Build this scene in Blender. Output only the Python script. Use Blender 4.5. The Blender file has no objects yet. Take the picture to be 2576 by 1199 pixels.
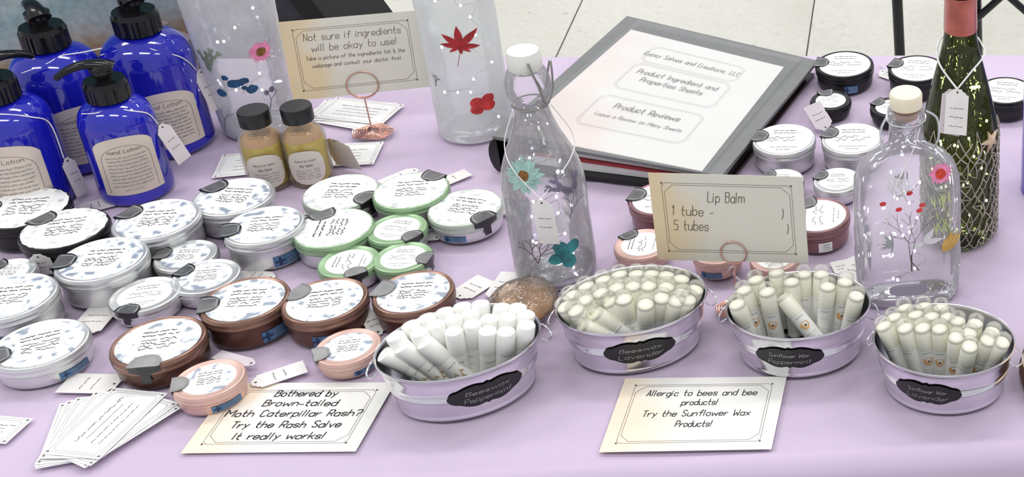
import bpy, bmesh, math, random
from mathutils import Vector, Matrix
random.seed(7)
R_ = math.radians
scene = bpy.context.scene
COL = scene.collection

# ------------------------------------------------------------------ camera
W, H = 2576, 1199
FPX, PPX, PPY = 3600.0, 3060.0, 170.0          # focal length and principal point (the photo is an off-centre crop)
CAMLOC = Vector((-0.4024, -1.7431, 1.6991))
CR = Matrix(((0.9801, 0.0063, -0.1983), (-0.1768, 0.4809, -0.8587), (0.0899, 0.8767, 0.4725)))
_q = CR.to_quaternion(); _q.normalize(); CR = _q.to_matrix()
cam = bpy.data.cameras.new('camera')
cam.sensor_fit = 'HORIZONTAL'; cam.sensor_width = 36.0
cam.lens = FPX / W * 36.0
cam.shift_x = (W / 2 - PPX) / W
cam.shift_y = (PPY - H / 2) / W
cam.clip_start = 0.05; cam.clip_end = 50
camo = bpy.data.objects.new('camera', cam); COL.objects.link(camo)
camo.matrix_world = Matrix.Translation(CAMLOC) @ CR.to_4x4()
scene.camera = camo

# ------------------------------------------------------------------ world, lights, exposure
scene.view_settings.view_transform = 'Standard'
scene.view_settings.look = 'None'
scene.view_settings.gamma = 1.0
scene.view_settings.use_curve_mapping = False
scene.view_settings.exposure = 0.06
scene.cycles.transparent_max_bounces = 24
scene.cycles.caustics_reflective = False
wd = bpy.data.worlds.new('hall_light'); scene.world = wd; wd.use_nodes = True
wd.node_tree.nodes['Background'].inputs[0].default_value = (0.93, 0.95, 1.0, 1)
wd.node_tree.nodes['Background'].inputs[1].default_value = 0.66
def area(x, y, z, sx, sy, e, col=(1, 0.98, 0.95), name='ceiling_light'):
    l = bpy.data.lights.new(name, 'AREA'); l.shape = 'RECTANGLE'; l.size = sx; l.size_y = sy
    l.energy = e; l.color = col
    o = bpy.data.objects.new(name, l); COL.objects.link(o); o.location = (x, y, z)
    return o
for lx in (-2.6, -0.6, 1.4):
    for ly in (-1.6, 0.5, 2.6):
        area(lx, ly, 3.3, 1.2, 0.3, 17)

TZ = 0.74   # table top
def P(px, py, z=0.0, base=TZ):
    d = CR @ Vector((px - PPX, -(py - PPY), -FPX))
    t = (base + z - CAMLOC.z) / d.z
    return CAMLOC + d * t
def ray(px, py):
    return (CR @ Vector((px - PPX, -(py - PPY), -FPX))).normalized()
def onY(px, py, y):
    d = ray(px, py); return CAMLOC + d * ((y - CAMLOC.y) / d.y)

# ------------------------------------------------------------------ materials
def newmat(name):
    m = bpy.data.materials.new(name); m.use_nodes = True
    nt = m.node_tree; return m, nt, nt.nodes['Principled BSDF']
def N(nt, typ, **kw):
    n = nt.nodes.new(typ)
    for k, v in kw.items(): setattr(n, k, v)
    return n
def ramp(nt, fac, stops):
    r = N(nt, 'ShaderNodeValToRGB'); cr = r.color_ramp
    while len(cr.elements) < len(stops): cr.elements.new(0.5)
    for e, (p, c) in zip(cr.elements, stops):
        e.position = p; e.color = (*c, 1)
    nt.links.new(fac, r.inputs[0]); return r.outputs[0]
def noise(nt, scale, detail=3, vec=None, rough=0.5, rnd=False):
    n = N(nt, 'ShaderNodeTexNoise'); n.inputs['Scale'].default_value = scale
    n.inputs['Detail'].default_value = detail; n.inputs['Roughness'].default_value = rough
    tc = N(nt, 'ShaderNodeTexCoord'); src = tc.outputs[vec or 'Object']
    if rnd:
        oi = N(nt, 'ShaderNodeObjectInfo'); ad = N(nt, 'ShaderNodeVectorMath', operation='ADD')
        mu = N(nt, 'ShaderNodeMath', operation='MULTIPLY'); mu.inputs[1].default_value = 9
        nt.links.new(oi.outputs['Random'], mu.inputs[0])
        nt.links.new(src, ad.inputs[0]); nt.links.new(mu.outputs[0], ad.inputs[1]); src = ad.outputs[0]
    nt.links.new(src, n.inputs['Vector'])
    return n.outputs['Fac']
def bump(nt, b, h, strength=0.2, dist=0.001):
    bp = N(nt, 'ShaderNodeBump'); bp.inputs['Strength'].default_value = strength
    bp.inputs['Distance'].default_value = dist
    nt.links.new(h, bp.inputs['Height']); nt.links.new(bp.outputs[0], b.inputs['Normal'])
def pm(name, col, rough=0.5, metal=0.0, var=0.06, scale=40, bmp=0.0, bs=300, spec=0.5, coat=0.0, rnd=False):
    m, nt, b = newmat(name)
    f = noise(nt, scale, rnd=rnd)
    lo = tuple(max(0, c * (1 - var)) for c in col); hi = tuple(min(1, c * (1 + var)) for c in col)
    nt.links.new(ramp(nt, f, [(0.3, lo), (0.7, hi)]), b.inputs['Base Color'])
    b.inputs['Roughness'].default_value = rough; b.inputs['Metallic'].default_value = metal
    b.inputs['Specular IOR Level'].default_value = spec; b.inputs['Coat Weight'].default_value = coat
    b.inputs['Coat Roughness'].default_value = 0.08
    if bmp: bump(nt, b, noise(nt, bs, 4), bmp, 0.0006)
    return m
def glassy(name, tint, haze=0.15, hazecol=(0.9, 0.92, 0.95), rough=0.05, refl=1.0, wav=0.35, wscale=28, hazevar=0.6, edge=0.5, emit=0):
    """thin walled glass: transparent tinted wall, fresnel reflection, a little milky film"""
    m, nt, b = newmat(name); out = nt.nodes['Material Output']; nt.nodes.remove(b)
    tr = N(nt, 'ShaderNodeBsdfTransparent'); tr.inputs[0].default_value = (*tint, 1)
    gl = N(nt, 'ShaderNodeBsdfGlossy'); gl.inputs['Roughness'].default_value = rough
    df = N(nt, 'ShaderNodeBsdfDiffuse'); df.inputs[0].default_value = (*hazecol, 1)
    tl = N(nt, 'ShaderNodeBsdfTranslucent'); tl.inputs[0].default_value = (*hazecol, 1)
    dd = N(nt, 'ShaderNodeMixShader'); dd.inputs[0].default_value = 0.25
    nt.links.new(df.outputs[0], dd.inputs[1]); nt.links.new(tl.outputs[0], dd.inputs[2])
    bp = N(nt, 'ShaderNodeBump'); bp.inputs['Strength'].default_value = wav; bp.inputs['Distance'].default_value = 0.004
    nt.links.new(noise(nt, wscale, 2), bp.inputs['Height'])
    nt.links.new(bp.outputs[0], gl.inputs['Normal'])
    lw = N(nt, 'ShaderNodeLayerWeight'); lw.inputs['Blend'].default_value = 0.35
    nt.links.new(bp.outputs[0], lw.inputs['Normal'])
    # haze amount: base + noise + rim
    hz = N(nt, 'ShaderNodeMath', operation='MULTIPLY_ADD')
    nt.links.new(noise(nt, 35, 3), hz.inputs[0]); hz.inputs[1].default_value = haze * hazevar * 2; hz.inputs[2].default_value = haze * (1 - hazevar)
    rm = N(nt, 'ShaderNodeMath', operation='MULTIPLY_ADD'); rm.use_clamp = True
    nt.links.new(lw.outputs['Facing'], rm.inputs[0]); rm.inputs[1].default_value = edge
    nt.links.new(hz.outputs[0], rm.inputs[2])
    s1 = N(nt, 'ShaderNodeMixShader'); nt.links.new(rm.outputs[0], s1.inputs[0])
    nt.links.new(tr.outputs[0], s1.inputs[1]); nt.links.new(dd.outputs[0], s1.inputs[2])
    fr = N(nt, 'ShaderNodeMath', operation='MULTIPLY'); fr.use_clamp = True
    nt.links.new(lw.outputs['Fresnel'], fr.inputs[0]); fr.inputs[1].default_value = refl
    s2 = N(nt, 'ShaderNodeMixShader'); nt.links.new(fr.outputs[0], s2.inputs[0])
    nt.links.new(s1.outputs[0], s2.inputs[1]); nt.links.new(gl.outputs[0], s2.inputs[2])
    nt.links.new(s2.outputs[0], out.inputs['Surface'])
    return m
def paper_mat(name, base, tintc, side=True, rough=0.75):
    m, nt, b = newmat(name)
    tc = N(nt, 'ShaderNodeTexCoord'); sp = N(nt, 'ShaderNodeSeparateXYZ'); nt.links.new(tc.outputs['Generated'], sp.inputs[0])
    n = noise(nt, 14, 3, rnd=True)
    mm = N(nt, 'ShaderNodeMath', operation='MULTIPLY_ADD'); nt.links.new(n, mm.inputs[0]); mm.inputs[1].default_value = 0.9
    sub = N(nt, 'ShaderNodeMath', operation='SUBTRACT'); sub.inputs[0].default_value = 0.12
    nt.links.new(sp.outputs['X'], sub.inputs[1]); nt.links.new(sub.outputs[0], mm.inputs[2])
    y = tuple(tintc); g = (0.95, 0.97, 0.94)
    c = ramp(nt, mm.outputs[0], [(0.0, base), (0.18, base), (0.45, y), (1.0, y)])
    mx = N(nt, 'ShaderNodeMix', data_type='RGBA'); mx.inputs[0].default_value = 0.5
    c2 = ramp(nt, noise(nt, 22, 2, rnd=True), [(0.35, g), (0.65, (1, 1, 1))])
    nt.links.new(c, mx.inputs[6]); nt.links.new(c2, mx.inputs[7]); mx.blend_type = 'MULTIPLY'
    nt.links.new(mx.outputs[2], b.inputs['Base Color'])
    b.inputs['Roughness'].default_value = rough; b.inputs['Specular IOR Level'].default_value = 0.3
    return m
M = {}
M['ink'] = pm('ink', (0.035, 0.03, 0.03), 0.7)
M['grey_ink'] = pm('grey_ink', (0.13, 0.13, 0.125), 0.7)
M['pale_ink'] = pm('pale_ink', (0.30, 0.30, 0.28), 0.7)
M['brown_ink'] = pm('brown_ink', (0.10, 0.07, 0.045), 0.7)
M['chalk'] = pm('chalk', (0.42, 0.42, 0.42), 0.8)
M['card'] = paper_mat('card_paper', (0.83, 0.82, 0.79), (0.87, 0.74, 0.60))
M['card_cream'] = paper_mat('cream_card_paper', (0.70, 0.67, 0.60), (0.74, 0.60, 0.40))
M['white_paper'] = pm('white_paper', (0.86, 0.86, 0.85), 0.7, var=0.03)
M['label_cream'] = pm('label_cream', (0.68, 0.59, 0.51), 0.6, var=0.08, scale=30)
M['label_inner'] = pm('label_inner', (0.70, 0.64, 0.58), 0.6, var=0.05, scale=30)
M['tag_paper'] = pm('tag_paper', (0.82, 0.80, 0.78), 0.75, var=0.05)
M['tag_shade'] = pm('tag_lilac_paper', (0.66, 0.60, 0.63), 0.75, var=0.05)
M['string'] = pm('white_string', (0.82, 0.80, 0.80), 0.8)
M['tin_silver'] = pm('brushed_silver_tin', (0.72, 0.73, 0.73), 0.34, 0.75, var=0.05, bmp=0.1)
M['tin_black'] = pm('black_tin', (0.006, 0.006, 0.007), 0.32, 0.0, var=0.2, spec=0.4)
M['tin_copper'] = pm('bronze_tin', (0.115, 0.055, 0.038), 0.30, 0.6, var=0.15, scale=18)
M['tin_copperlid'] = pm('copper_lid', (0.27, 0.155, 0.115), 0.30, 0.6, var=0.1)
M['tin_rose'] = pm('rose_gold_tin', (0.68, 0.45, 0.39), 0.38, 0.35, var=0.06)
M['tin_mauve'] = pm('mauve_tin', (0.26, 0.135, 0.14), 0.33, 0.4, var=0.06)
M['tin_green'] = pm('green_lid', (0.33, 0.49, 0.29), 0.35, 0.35, var=0.08)
M['tin_pale'] = pm('pale_green_tin', (0.56, 0.63, 0.54), 0.35, 0.4, var=0.05)
M['lab_white'] = pm('white_label', (0.88, 0.88, 0.86), 0.45, var=0.02)
M['seal_dark'] = pm('dark_seal', (0.012, 0.012, 0.014), 0.18, 0, var=0.3, spec=0.6)
M['seal_grey'] = pm('grey_seal_film', (0.11, 0.11, 0.115), 0.2, 0, var=0.25, scale=90, spec=0.6)
M['seal_line'] = pm('seal_outline', (0.24, 0.24, 0.24), 0.4)
M['blue_label'] = pm('blue_side_label', (0.06, 0.155, 0.30), 0.45, var=0.35, scale=160)
M['navy'] = pm('navy_ink', (0.012, 0.03, 0.09), 0.5)
M['cobalt'] = pm('cobalt_glass', (0.012, 0.014, 0.42), 0.07, 0, var=0.25, scale=9, spec=0.6, coat=0.4)
M['black_plastic'] = pm('black_plastic', (0.006, 0.006, 0.007), 0.18, 0, spec=0.35)
M['cap_black'] = pm('black_cap', (0.009, 0.009, 0.010), 0.35)
M['steel'] = pm('galvanised_steel', (0.80, 0.79, 0.83), 0.2, 1.0, var=0.05, scale=25, bmp=0.15, bs=60)
M['chalkboard'] = pm('chalkboard_label', (0.006, 0.006, 0.007), 0.45)
M['tube_white'] = pm('white_tube', (0.90, 0.90, 0.86), 0.3, var=0.02)
M['tube_cream'] = pm('balm_cream', (0.88, 0.87, 0.74), 0.45, var=0.04)
M['clear_cap'] = glassy('clear_cap', (1.0, 1.0, 0.99), 0.05, (0.97, 0.97, 0.92), 0.15, 0.45, 0.0, edge=0.10)
M['motif_orange'] = pm('sunflower_print', (0.78, 0.45, 0.20), 0.5, var=0.15, scale=200)
M['motif_tan'] = pm('tan_print', (0.55, 0.42, 0.26), 0.5, var=0.25, scale=200)
M['motif_dark'] = pm('print_dark', (0.10, 0.05, 0.02), 0.5)
M['glass'] = glassy('clear_glass', (0.995, 0.995, 1.0), 0.15, (0.99, 0.98, 1.0), 0.05, 0.85, 0.35, 24, edge=0.20)
M['glass_cloudy'] = glassy('cloudy_glass', (0.99, 0.99, 1.0), 0.42, (0.93, 0.93, 0.96), 0.06, 0.8, 0.6, 26, 0.5, edge=0.2)
M['frost'] = glassy('frosted_glass', (0.97, 0.98, 0.97), 0.50, (0.88, 0.90, 0.89), 0.2, 0.55, 0.4, 20, 0.3, 0.4)
M['green_glass'] = glassy('olive_glass', (0.22, 0.25, 0.08), 0.05, (0.12, 0.15, 0.03), 0.05, 0.8, 0.5, 30, edge=0.25)
M['oil_glass'] = glassy('bottle_glass', (0.98, 0.98, 0.98), 0.03, (0.95, 0.92, 0.9), 0.05, 0.7, 0.2, 30, edge=0.18)
M['oil'] = pm('golden_oil', (0.96, 0.68, 0.10), 0.15, var=0.15, scale=30)
M['oil_top'] = pm('amber_oil', (0.66, 0.40, 0.20), 0.2, var=0.15, scale=30)
M['amber'] = glassy('amber_wrap', (0.90, 0.78, 0.66), 0.12, (0.75, 0.62, 0.50), 0.05, 1.3, 1.0, 90, 0.8, 0.30)
M['amber_core'] = pm('amber_soap', (0.56, 0.38, 0.22), 0.3, var=0.5, scale=60, bmp=0.6, bs=90)
M['net'] = pm('jute_net', (0.42, 0.37, 0.33), 0.9, var=0.15)
M['star'] = pm('starfish', (0.62, 0.45, 0.33), 0.9, bmp=0.3)
M['capsule'] = pm('pink_foil_capsule', (0.48, 0.13, 0.10), 0.22, 0.2, var=0.2, scale=60, spec=0.6)
M['cork'] = pm('wooden_stopper', (0.86, 0.78, 0.60), 0.6)
M['cork_dark'] = pm('cork', (0.50, 0.27, 0.20), 0.6)
M['white_stopper'] = pm('white_stopper', (0.82, 0.82, 0.76), 0.3)
M['wire'] = pm('bail_wire', (0.35, 0.34, 0.31), 0.3, 0.9)
M['copper_wire'] = pm('copper_wire', (0.72, 0.40, 0.32), 0.25, 0.8)
M['leaf_red'] = pm('red_leaf', (0.36, 0.015, 0.02), 0.6, var=0.3, scale=120)
M['petal_red'] = pm('red_petal', (0.62, 0.05, 0.05), 0.6, var=0.35, scale=90)
M['petal_pink'] = pm('pink_petal', (0.80, 0.25, 0.45), 0.6, var=0.2, scale=150)
M['petal_pale'] = pm('pale_petal', (0.72, 0.70, 0.74), 0.7, var=0.1)
M['flower_eye'] = pm('flower_eye', (0.20, 0.09, 0.02), 0.8, var=0.4, scale=300)
M['flower_eye_red'] = pm('red_flower_eye', (0.60, 0.06, 0.03), 0.8, var=0.3, scale=300)
M['petal_teal'] = pm('teal_petal', (0.04, 0.24, 0.25), 0.6, var=0.45, scale=90)
M['petal_navy'] = pm('navy_petal', (0.015, 0.07, 0.17), 0.6, var=0.4, scale=90)
M['petal_mint'] = pm('mint_petal', (0.32, 0.50, 0.46), 0.7, var=0.2, scale=120)
M['sprig'] = pm('mauve_sprig', (0.16, 0.14, 0.21), 0.8, var=0.3)
M['sprig_brown'] = pm('brown_sprig', (0.15, 0.10, 0.10), 0.8, var=0.2)
M['sprig_grey'] = pm('grey_sprig', (0.40, 0.41, 0.45), 0.8, var=0.2)
M['fern'] = pm('fern_green', (0.22, 0.27, 0.19), 0.8, var=0.3)
M['grass_green'] = pm('grass_green', (0.50, 0.56, 0.28), 0.8, var=0.25)
M['ochre'] = pm('ochre_petal', (0.62, 0.38, 0.10), 0.7, var=0.3, scale=90)
M['binder_grey'] = pm('grey_binder_cover', (0.17, 0.175, 0.175), 0.45, bmp=0.25, bs=500)
M['binder_black'] = pm('black_binder', (0.006, 0.006, 0.006), 0.22)
M['page_red'] = pm('red_page', (0.35, 0.03, 0.03), 0.6)
M['pocket'] = glassy('clear_pocket', (0.97, 0.97, 0.97), 0.06, (0.85, 0.87, 0.9), 0.12, 0.35, 0.5, 10, 0.9, 0.05)
M['wood'] = pm('wood_face', (0.72, 0.55, 0.36), 0.6, var=0.2, scale=12)
M['bark'] = pm('bark', (0.12, 0.06, 0.035), 0.9, var=0.5, scale=40, bmp=0.8, bs=60)
M['black_metal'] = pm('black_steel_tube', (0.015, 0.014, 0.016), 0.3, 0.2)
M['fabric_dark'] = pm('charcoal_fabric', (0.03, 0.028, 0.04), 0.85, var=0.5, scale=30, bmp=0.6, bs=120)
M['fabric_black'] = pm('black_trim', (0.004, 0.004, 0.005), 0.7)
def led():
    m, nt, b = newmat('led_glow'); b.inputs['Base Color'].default_value = (0.8, 0.85, 1, 1)
    b.inputs['Emission Color'].default_value = (0.72, 0.80, 1, 1); b.inputs['Emission Strength'].default_value = 14
    noise(nt, 10); return m
M['led'] = led()
def led2():
    m, nt, b = newmat('led_glow_warm'); b.inputs['Emission Color'].default_value = (0.9, 1, 0.85, 1); b.inputs['Emission Strength'].default_value = 30
    return m
M['led_green'] = led2()
def mottled(name, c0, c1, c2):
    m, nt, b = newmat(name)
    f = noise(nt, 95, 1.5, rough=0.4, rnd=True)
    c = ramp(nt, f, [(0.33, c0), (0.40, c1), (0.45, c2), (0.60, c2), (0.65, c1), (0.70, c0)])
    nt.links.new(c, b.inputs['Base Color']); b.inputs['Roughness'].default_value = 0.3
    return m
M['lab_mottled'] = mottled('mottled_blue_grey_label', (0.28, 0.33, 0.40), (0.60, 0.64, 0.70), (0.88, 0.89, 0.88))
M['lab_pale'] = mottled('mottled_pale_label', (0.55, 0.58, 0.58), (0.78, 0.80, 0.79), (0.88, 0.88, 0.86))
def cloth_mat():
    m, nt, b = newmat('lilac_cloth')
    f = noise(nt, 5, 4)
    c = ramp(nt, f, [(0.3, (0.545, 0.445, 0.590)), (0.7, (0.605, 0.495, 0.650))])
    nt.links.new(c, b.inputs['Base Color']); b.inputs['Roughness'].default_value = 0.8
    b.inputs['Sheen Weight'].default_value = 0.25; b.inputs['Specular IOR Level'].default_value = 0.2
    bump(nt, b, noise(nt, 900, 2), 0.25, 0.0005)
    return m
M['cloth'] = cloth_mat()
def floor_mat():
    m, nt, b = newmat('speckled_vinyl_tile')
    f = noise(nt, 60, 5, vec='Object', rough=0.7, rnd=True); f2 = noise(nt, 2.2, 3, rnd=True)
    c = ramp(nt, f, [(0.30, (0.42, 0.39, 0.31)), (0.37, (0.66, 0.65, 0.58)), (0.7, (0.73, 0.72, 0.66))])
    c2 = ramp(nt, f2, [(0.3, (0.86, 0.86, 0.84)), (0.7, (1, 1, 1))])
    mx = N(nt, 'ShaderNodeMix', data_type='RGBA', blend_type='MULTIPLY'); mx.inputs[0].default_value = 1
    nt.links.new(c, mx.inputs[6]); nt.links.new(c2, mx.inputs[7])
    nt.links.new(mx.outputs[2], b.inputs['Base Color']); b.inputs['Roughness'].default_value = 0.35
    return m
M['floor'] = floor_mat()
M['joint'] = pm('tile_joint', (0.14, 0.13, 0.11), 0.9)
def beach_mat():
    m, nt, b = newmat('beach_print')
    tc = N(nt, 'ShaderNodeTexCoord'); sp = N(nt, 'ShaderNodeSeparateXYZ'); nt.links.new(tc.outputs['Object'], sp.inputs[0])
    # picture height coordinate: z plus slope in x, broken by noise
    a = N(nt, 'ShaderNodeMath', operation='MULTIPLY_ADD'); nt.links.new(sp.outputs['X'], a.inputs[0]); a.inputs[1].default_value = -0.3
    nt.links.new(sp.outputs['Z'], a.inputs[2])
    n = noise(nt, 9, 5); a2 = N(nt, 'ShaderNodeMath', operation='MULTIPLY_ADD'); nt.links.new(n, a2.inputs[0]); a2.inputs[1].default_value = 0.07
    nt.links.new(a.outputs[0], a2.inputs[2])
    a3 = N(nt, 'ShaderNodeMath', operation='MULTIPLY_ADD'); nt.links.new(a2.outputs[0], a3.inputs[0]); a3.inputs[1].default_value = 3.0; a3.inputs[2].default_value = 0.2
    c = ramp(nt, a3.outputs[0], [(0.16, (0.25, 0.21, 0.19)), (0.24, (0.33, 0.27, 0.20)), (0.36, (0.31, 0.22, 0.12)), (0.41, (0.38, 0.38, 0.35)), (0.47, (0.36, 0.44, 0.45)), (0.54, (0.27, 0.40, 0.41)), (0.60, (0.40, 0.50, 0.49)), (0.75, (0.10, 0.25, 0.28))])
    sp2 = ramp(nt, noise(nt, 120, 4), [(0.3, (0.72, 0.70, 0.68)), (0.7, (1.0, 1.0, 1.0))])
    mx = N(nt, 'ShaderNodeMix', data_type='RGBA', blend_type='MULTIPLY'); mx.inputs[0].default_value = 1
    nt.links.new(c, mx.inputs[6]); nt.links.new(sp2, mx.inputs[7])
    nt.links.new(mx.outputs[2], b.inputs['Base Color']); b.inputs['Roughness'].default_value = 0.8
    return m
M['beach'] = beach_mat()
M['pebble'] = pm('pebble_print', (0.55, 0.47, 0.40), 0.7, var=0.3, scale=60)

# ------------------------------------------------------------------ mesh helpers
def mesh(name, verts, faces, mats=None, fm=None, smooth=True, ang=35):
    me = bpy.data.meshes.new(name); me.from_pydata([tuple(v) for v in verts], [], faces)
    for m in (mats if isinstance(mats, (list, tuple)) else [mats]): me.materials.append(M[m] if isinstance(m, str) else m)
    if fm: me.polygons.foreach_set('material_index', fm)
    me.update()
    if smooth:
        me.shade_smooth()
        try: me.set_sharp_from_angle(angle=R_(ang))
        except Exception: pass
    return me
def ob(name, me, parent=None, loc=None, rot=None):
    o = bpy.data.objects.new(name, me); COL.objects.link(o)
    if parent is not None: o.parent = parent
    if loc is not None: o.location = loc
    if rot is not None: o.rotation_euler = rot
    return o
def thing(name, label, cat, loc=(0, 0, 0), rz=0, group=None):
    o = bpy.data.objects.new(name, None); COL.objects.link(o); o.empty_display_size = 0.02
    o.location = loc; o.rotation_euler = (0, 0, rz); o['label'] = label; o['category'] = cat
    if group: o['group'] = group
    return o
def tag(o, label, cat, group=None):
    o['label'] = label; o['category'] = cat
    if group: o['group'] = group
    return o
def lathe(prof, seg=48):
    vs, fs = [], []; n = len(prof)
    for r, z in prof:
        for k in range(seg):
            a = 2 * math.pi * k / seg; vs.append((r * math.cos(a), r * math.sin(a), z))
    for i in range(n - 1):
        for k in range(seg):
            k2 = (k + 1) % seg; fs.append((i * seg + k, i * seg + k2, (i + 1) * seg + k2, (i + 1) * seg + k))
    return vs, fs
def loft(secs, seg=64, expo=2.0):
    """secs: list of (z, a, b, exponent)"""
    vs, fs = [], []
    for s in secs:
        z, a, b = s[:3]; e = s[3] if len(s) > 3 else expo; rib = s[4] if len(s) > 4 else 0
        for k in range(seg):
            t = 2 * math.pi * k / seg; c, sn = math.cos(t), math.sin(t)
            q = 1 + rib * abs(math.cos(t * 9))
            vs.append((a * q * math.copysign(abs(c) ** (2 / e), c), b * q * math.copysign(abs(sn) ** (2 / e), sn), z))
    for i in range(len(secs) - 1):
        for k in range(seg):
            k2 = (k + 1) % seg; fs.append((i * seg + k, i * seg + k2, (i + 1) * seg + k2, (i + 1) * seg + k))
    return vs, fs
def sweep(path, rad, seg=8, flat=1.0, up=Vector((0, 0, 1))):
    """tube along a path; rad number or list; flat scales the height of the section"""
    path = [Vector(p) for p in path]; n = len(path); vs, fs = [], []
    prev = None
    for i, p in enumerate(path):
        t = (path[min(i + 1, n - 1)] - path[max(i - 1, 0)])
        t = t.normalized() if t.length > 1e-9 else Vector((0, 0, 1))
        s = t.cross(up if prev is None else prev)
        if s.length < 1e-4: s = t.cross(Vector((1, 0, 0)))
        s.normalize(); u = s.cross(t); prev = u
        r = rad[i] if isinstance(rad, (list, tuple)) else rad
        rw, rh = r if isinstance(r, tuple) else (r, r * flat)
        for k in range(seg):
            a = 2 * math.pi * k / seg; vs.append(p + s * (rw * math.cos(a)) + u * (rh * math.sin(a)))
    for i in range(n - 1):
        for k in range(seg):
            k2 = (k + 1) % seg; fs.append((i * seg + k, i * seg + k2, (i + 1) * seg + k2, (i + 1) * seg + k))
    fs.append(tuple(range(seg))[::-1]); fs.append(tuple((n - 1) * seg + k for k in range(seg)))
    return vs, fs
def join(*parts):
    vs, fs = [], []
    for v, f in parts:
        o = len(vs); vs += list(v); fs += [tuple(i + o for i in q) for q in f]
    return vs, fs
def bez(pts, n=10):
    """smooth Catmull-Rom path"""
    pts = [Vector(p) for p in pts]; out = []
    q = [pts[0]] + pts + [pts[-1]]
    for i in range(len(pts) - 1):
        p0, p1, p2, p3 = q[i:i + 4]
        for k in range(n):
            t = k / n
            out.append(0.5 * ((2 * p1) + (p2 - p0) * t + (2 * p0 - 5 * p1 + 4 * p2 - p3) * t * t + (3 * p1 - p0 - 3 * p2 + p3) * t ** 3))
    out.append(pts[-1]); return out
def box(x0, x1, y0, y1, z0, z1):
    v = [(x, y, z) for z in (z0, z1) for y in (y0, y1) for x in (x0, x1)]
    return v, [(0, 2, 3, 1), (4, 5, 7, 6), (0, 1, 5, 4), (2, 6, 7, 3), (0, 4, 6, 2), (1, 3, 7, 5)]
def slab(poly, th):
    """polygon of 3-D points (any planar-ish n-gon) extruded down by th"""
    n = len(poly); v = [Vector(p) for p in poly]; nrm = (v[1] - v[0]).cross(v[2] - v[0]).normalized()
    if nrm.z < 0 and abs(nrm.z) > 0.3: nrm = -nrm
    lo = [p - nrm * th for p in v]
    fs = [tuple(range(n)), tuple(range(2 * n - 1, n - 1, -1))] + [(i, i + n, (i + 1) % n + n, (i + 1) % n) for i in range(n)]
    return v + lo, fs

# ------------------------------------------------------------------ hand lettering (a small stroke alphabet)
G = {'a': (4, "45 36 16 05 03 12 32 43|46 42"), 'b': (4, "09 02|05 16 36 45 43 32 12 03"), 'c': (4, "45 36 16 05 03 12 32 43"),
'd': (4, "49 42|45 36 16 05 03 12 32 43"), 'e': (4, "04 44 45 36 16 05 03 12 32 43"), 'f': (4, "48 39 28 22|06 46"),
'g': (4, "46 41 30 10|45 36 16 05 03 12 32 43"), 'h': (4, "09 02|05 26 36 45 42"), 'i': (1, "06 02|07 08"), 'j': (2, "16 11 00|17 18"),
'k': (4, "09 02|46 04|24 42"), 'l': (1, "09 02"), 'm': (6, "06 02|05 16 26 35 32|35 46 56 65 62"), 'n': (4, "06 02|05 26 36 45 42"),
'o': (4, "16 05 03 12 32 43 45 36 16"), 'p': (4, "06 00|05 16 36 45 43 32 12 03"), 'q': (4, "46 40|45 36 16 05 03 12 32 43"),
'r': (3, "06 02|04 26 36"), 's': (4, "45 36 16 05 14 34 43 32 12 03"), 't': (3, "19 13 22 32|06 36"), 'u': (4, "06 03 12 32 43|46 42"),
'v': (4, "06 22 46"), 'w': (6, "06 12 35 52 66"), 'x': (4, "06 42|46 02"), 'y': (4, "06 23|46 10"), 'z': (4, "06 46 02 42"),
'A': (4, "02 29 42|14 34"), 'B': (4, "02 09 39 48 47 36 06|36 45 43 32 02"), 'C': (4, "48 39 19 08 03 12 32 43"), 'G': (4, "48 39 19 08 03 12 32 43 45 25"),
'I': (1, "02 09"), 'L': (4, "09 02 42"), 'M': (6, "02 09 35 69 62"), 'N': (4, "02 09 42 49"), 'P': (4, "02 09 39 48 46 35 05"),
'R': (4, "02 09 39 48 46 35 05|25 42"), 'S': (4, "48 39 19 08 07 16 35 44 43 32 12 03"), 'T': (4, "09 49|29 22"), 'W': (6, "09 12 36 52 69"),
'1': (2, "07 19 12"), '5': (4, "49 09 06 36 45 43 32 02"), '-': (3, "04 34"), '?': (4, "08 19 39 48 46 25 24|22 23"), '!': (1, "09 04|03 02"),
',': (1, "12 01"), "'": (1, "09 07"), '&': (5, "52 08 19 28 03 12 32 54"), ')': (2, "09 17 13 01"), '(': (2, "19 07 03 11"), ' ': (3, "")}
def stroke(pts, w):
    """ribbon quads in 2-D"""
    q = []
    for (x0, y0), (x1, y1) in zip(pts, pts[1:]):
        dx, dy = x1 - x0, y1 - y0; L = math.hypot(dx, dy)
        if L < 1e-7: continue
        ex, ey = dx / L * w * 0.3, dy / L * w * 0.3; nx, ny = -dy / L * w / 2, dx / L * w / 2
        q.append([(x0 - ex + nx, y0 - ey + ny), (x0 - ex - nx, y0 - ey - ny), (x1 + ex - nx, y1 + ey - ny), (x1 + ex + nx, y1 + ey + ny)])
    return q
def textw(s): return sum(G.get(c, G['o'])[0] + 1.6 for c in s) - 1.6
def text(s, cx, cy, size, w=0.0004, shear=0.12, jit=0.25, width=None):
    """centred line; size = cap height; width squeezes it to fit"""
    k = size / 7.0; kx = k if width is None else width / textw(s)
    x = cx - textw(s) * kx / 2; q = []
    for c in s:
        wd_, st = G.get(c, G['o'])
        jy = random.uniform(-jit, jit)
        for part in st.split('|'):
            if not part: continue
            pts = [(x + (int(p[0]) + random.uniform(-jit, jit) * 0.5) * kx + (int(p[1]) - 2) * k * shear, cy + (int(p[1]) - 2 + jy) * k) for p in part.split()]
            q += stroke(pts, w)
        x += (wd_ + 1.6) * kx
    return q
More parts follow.
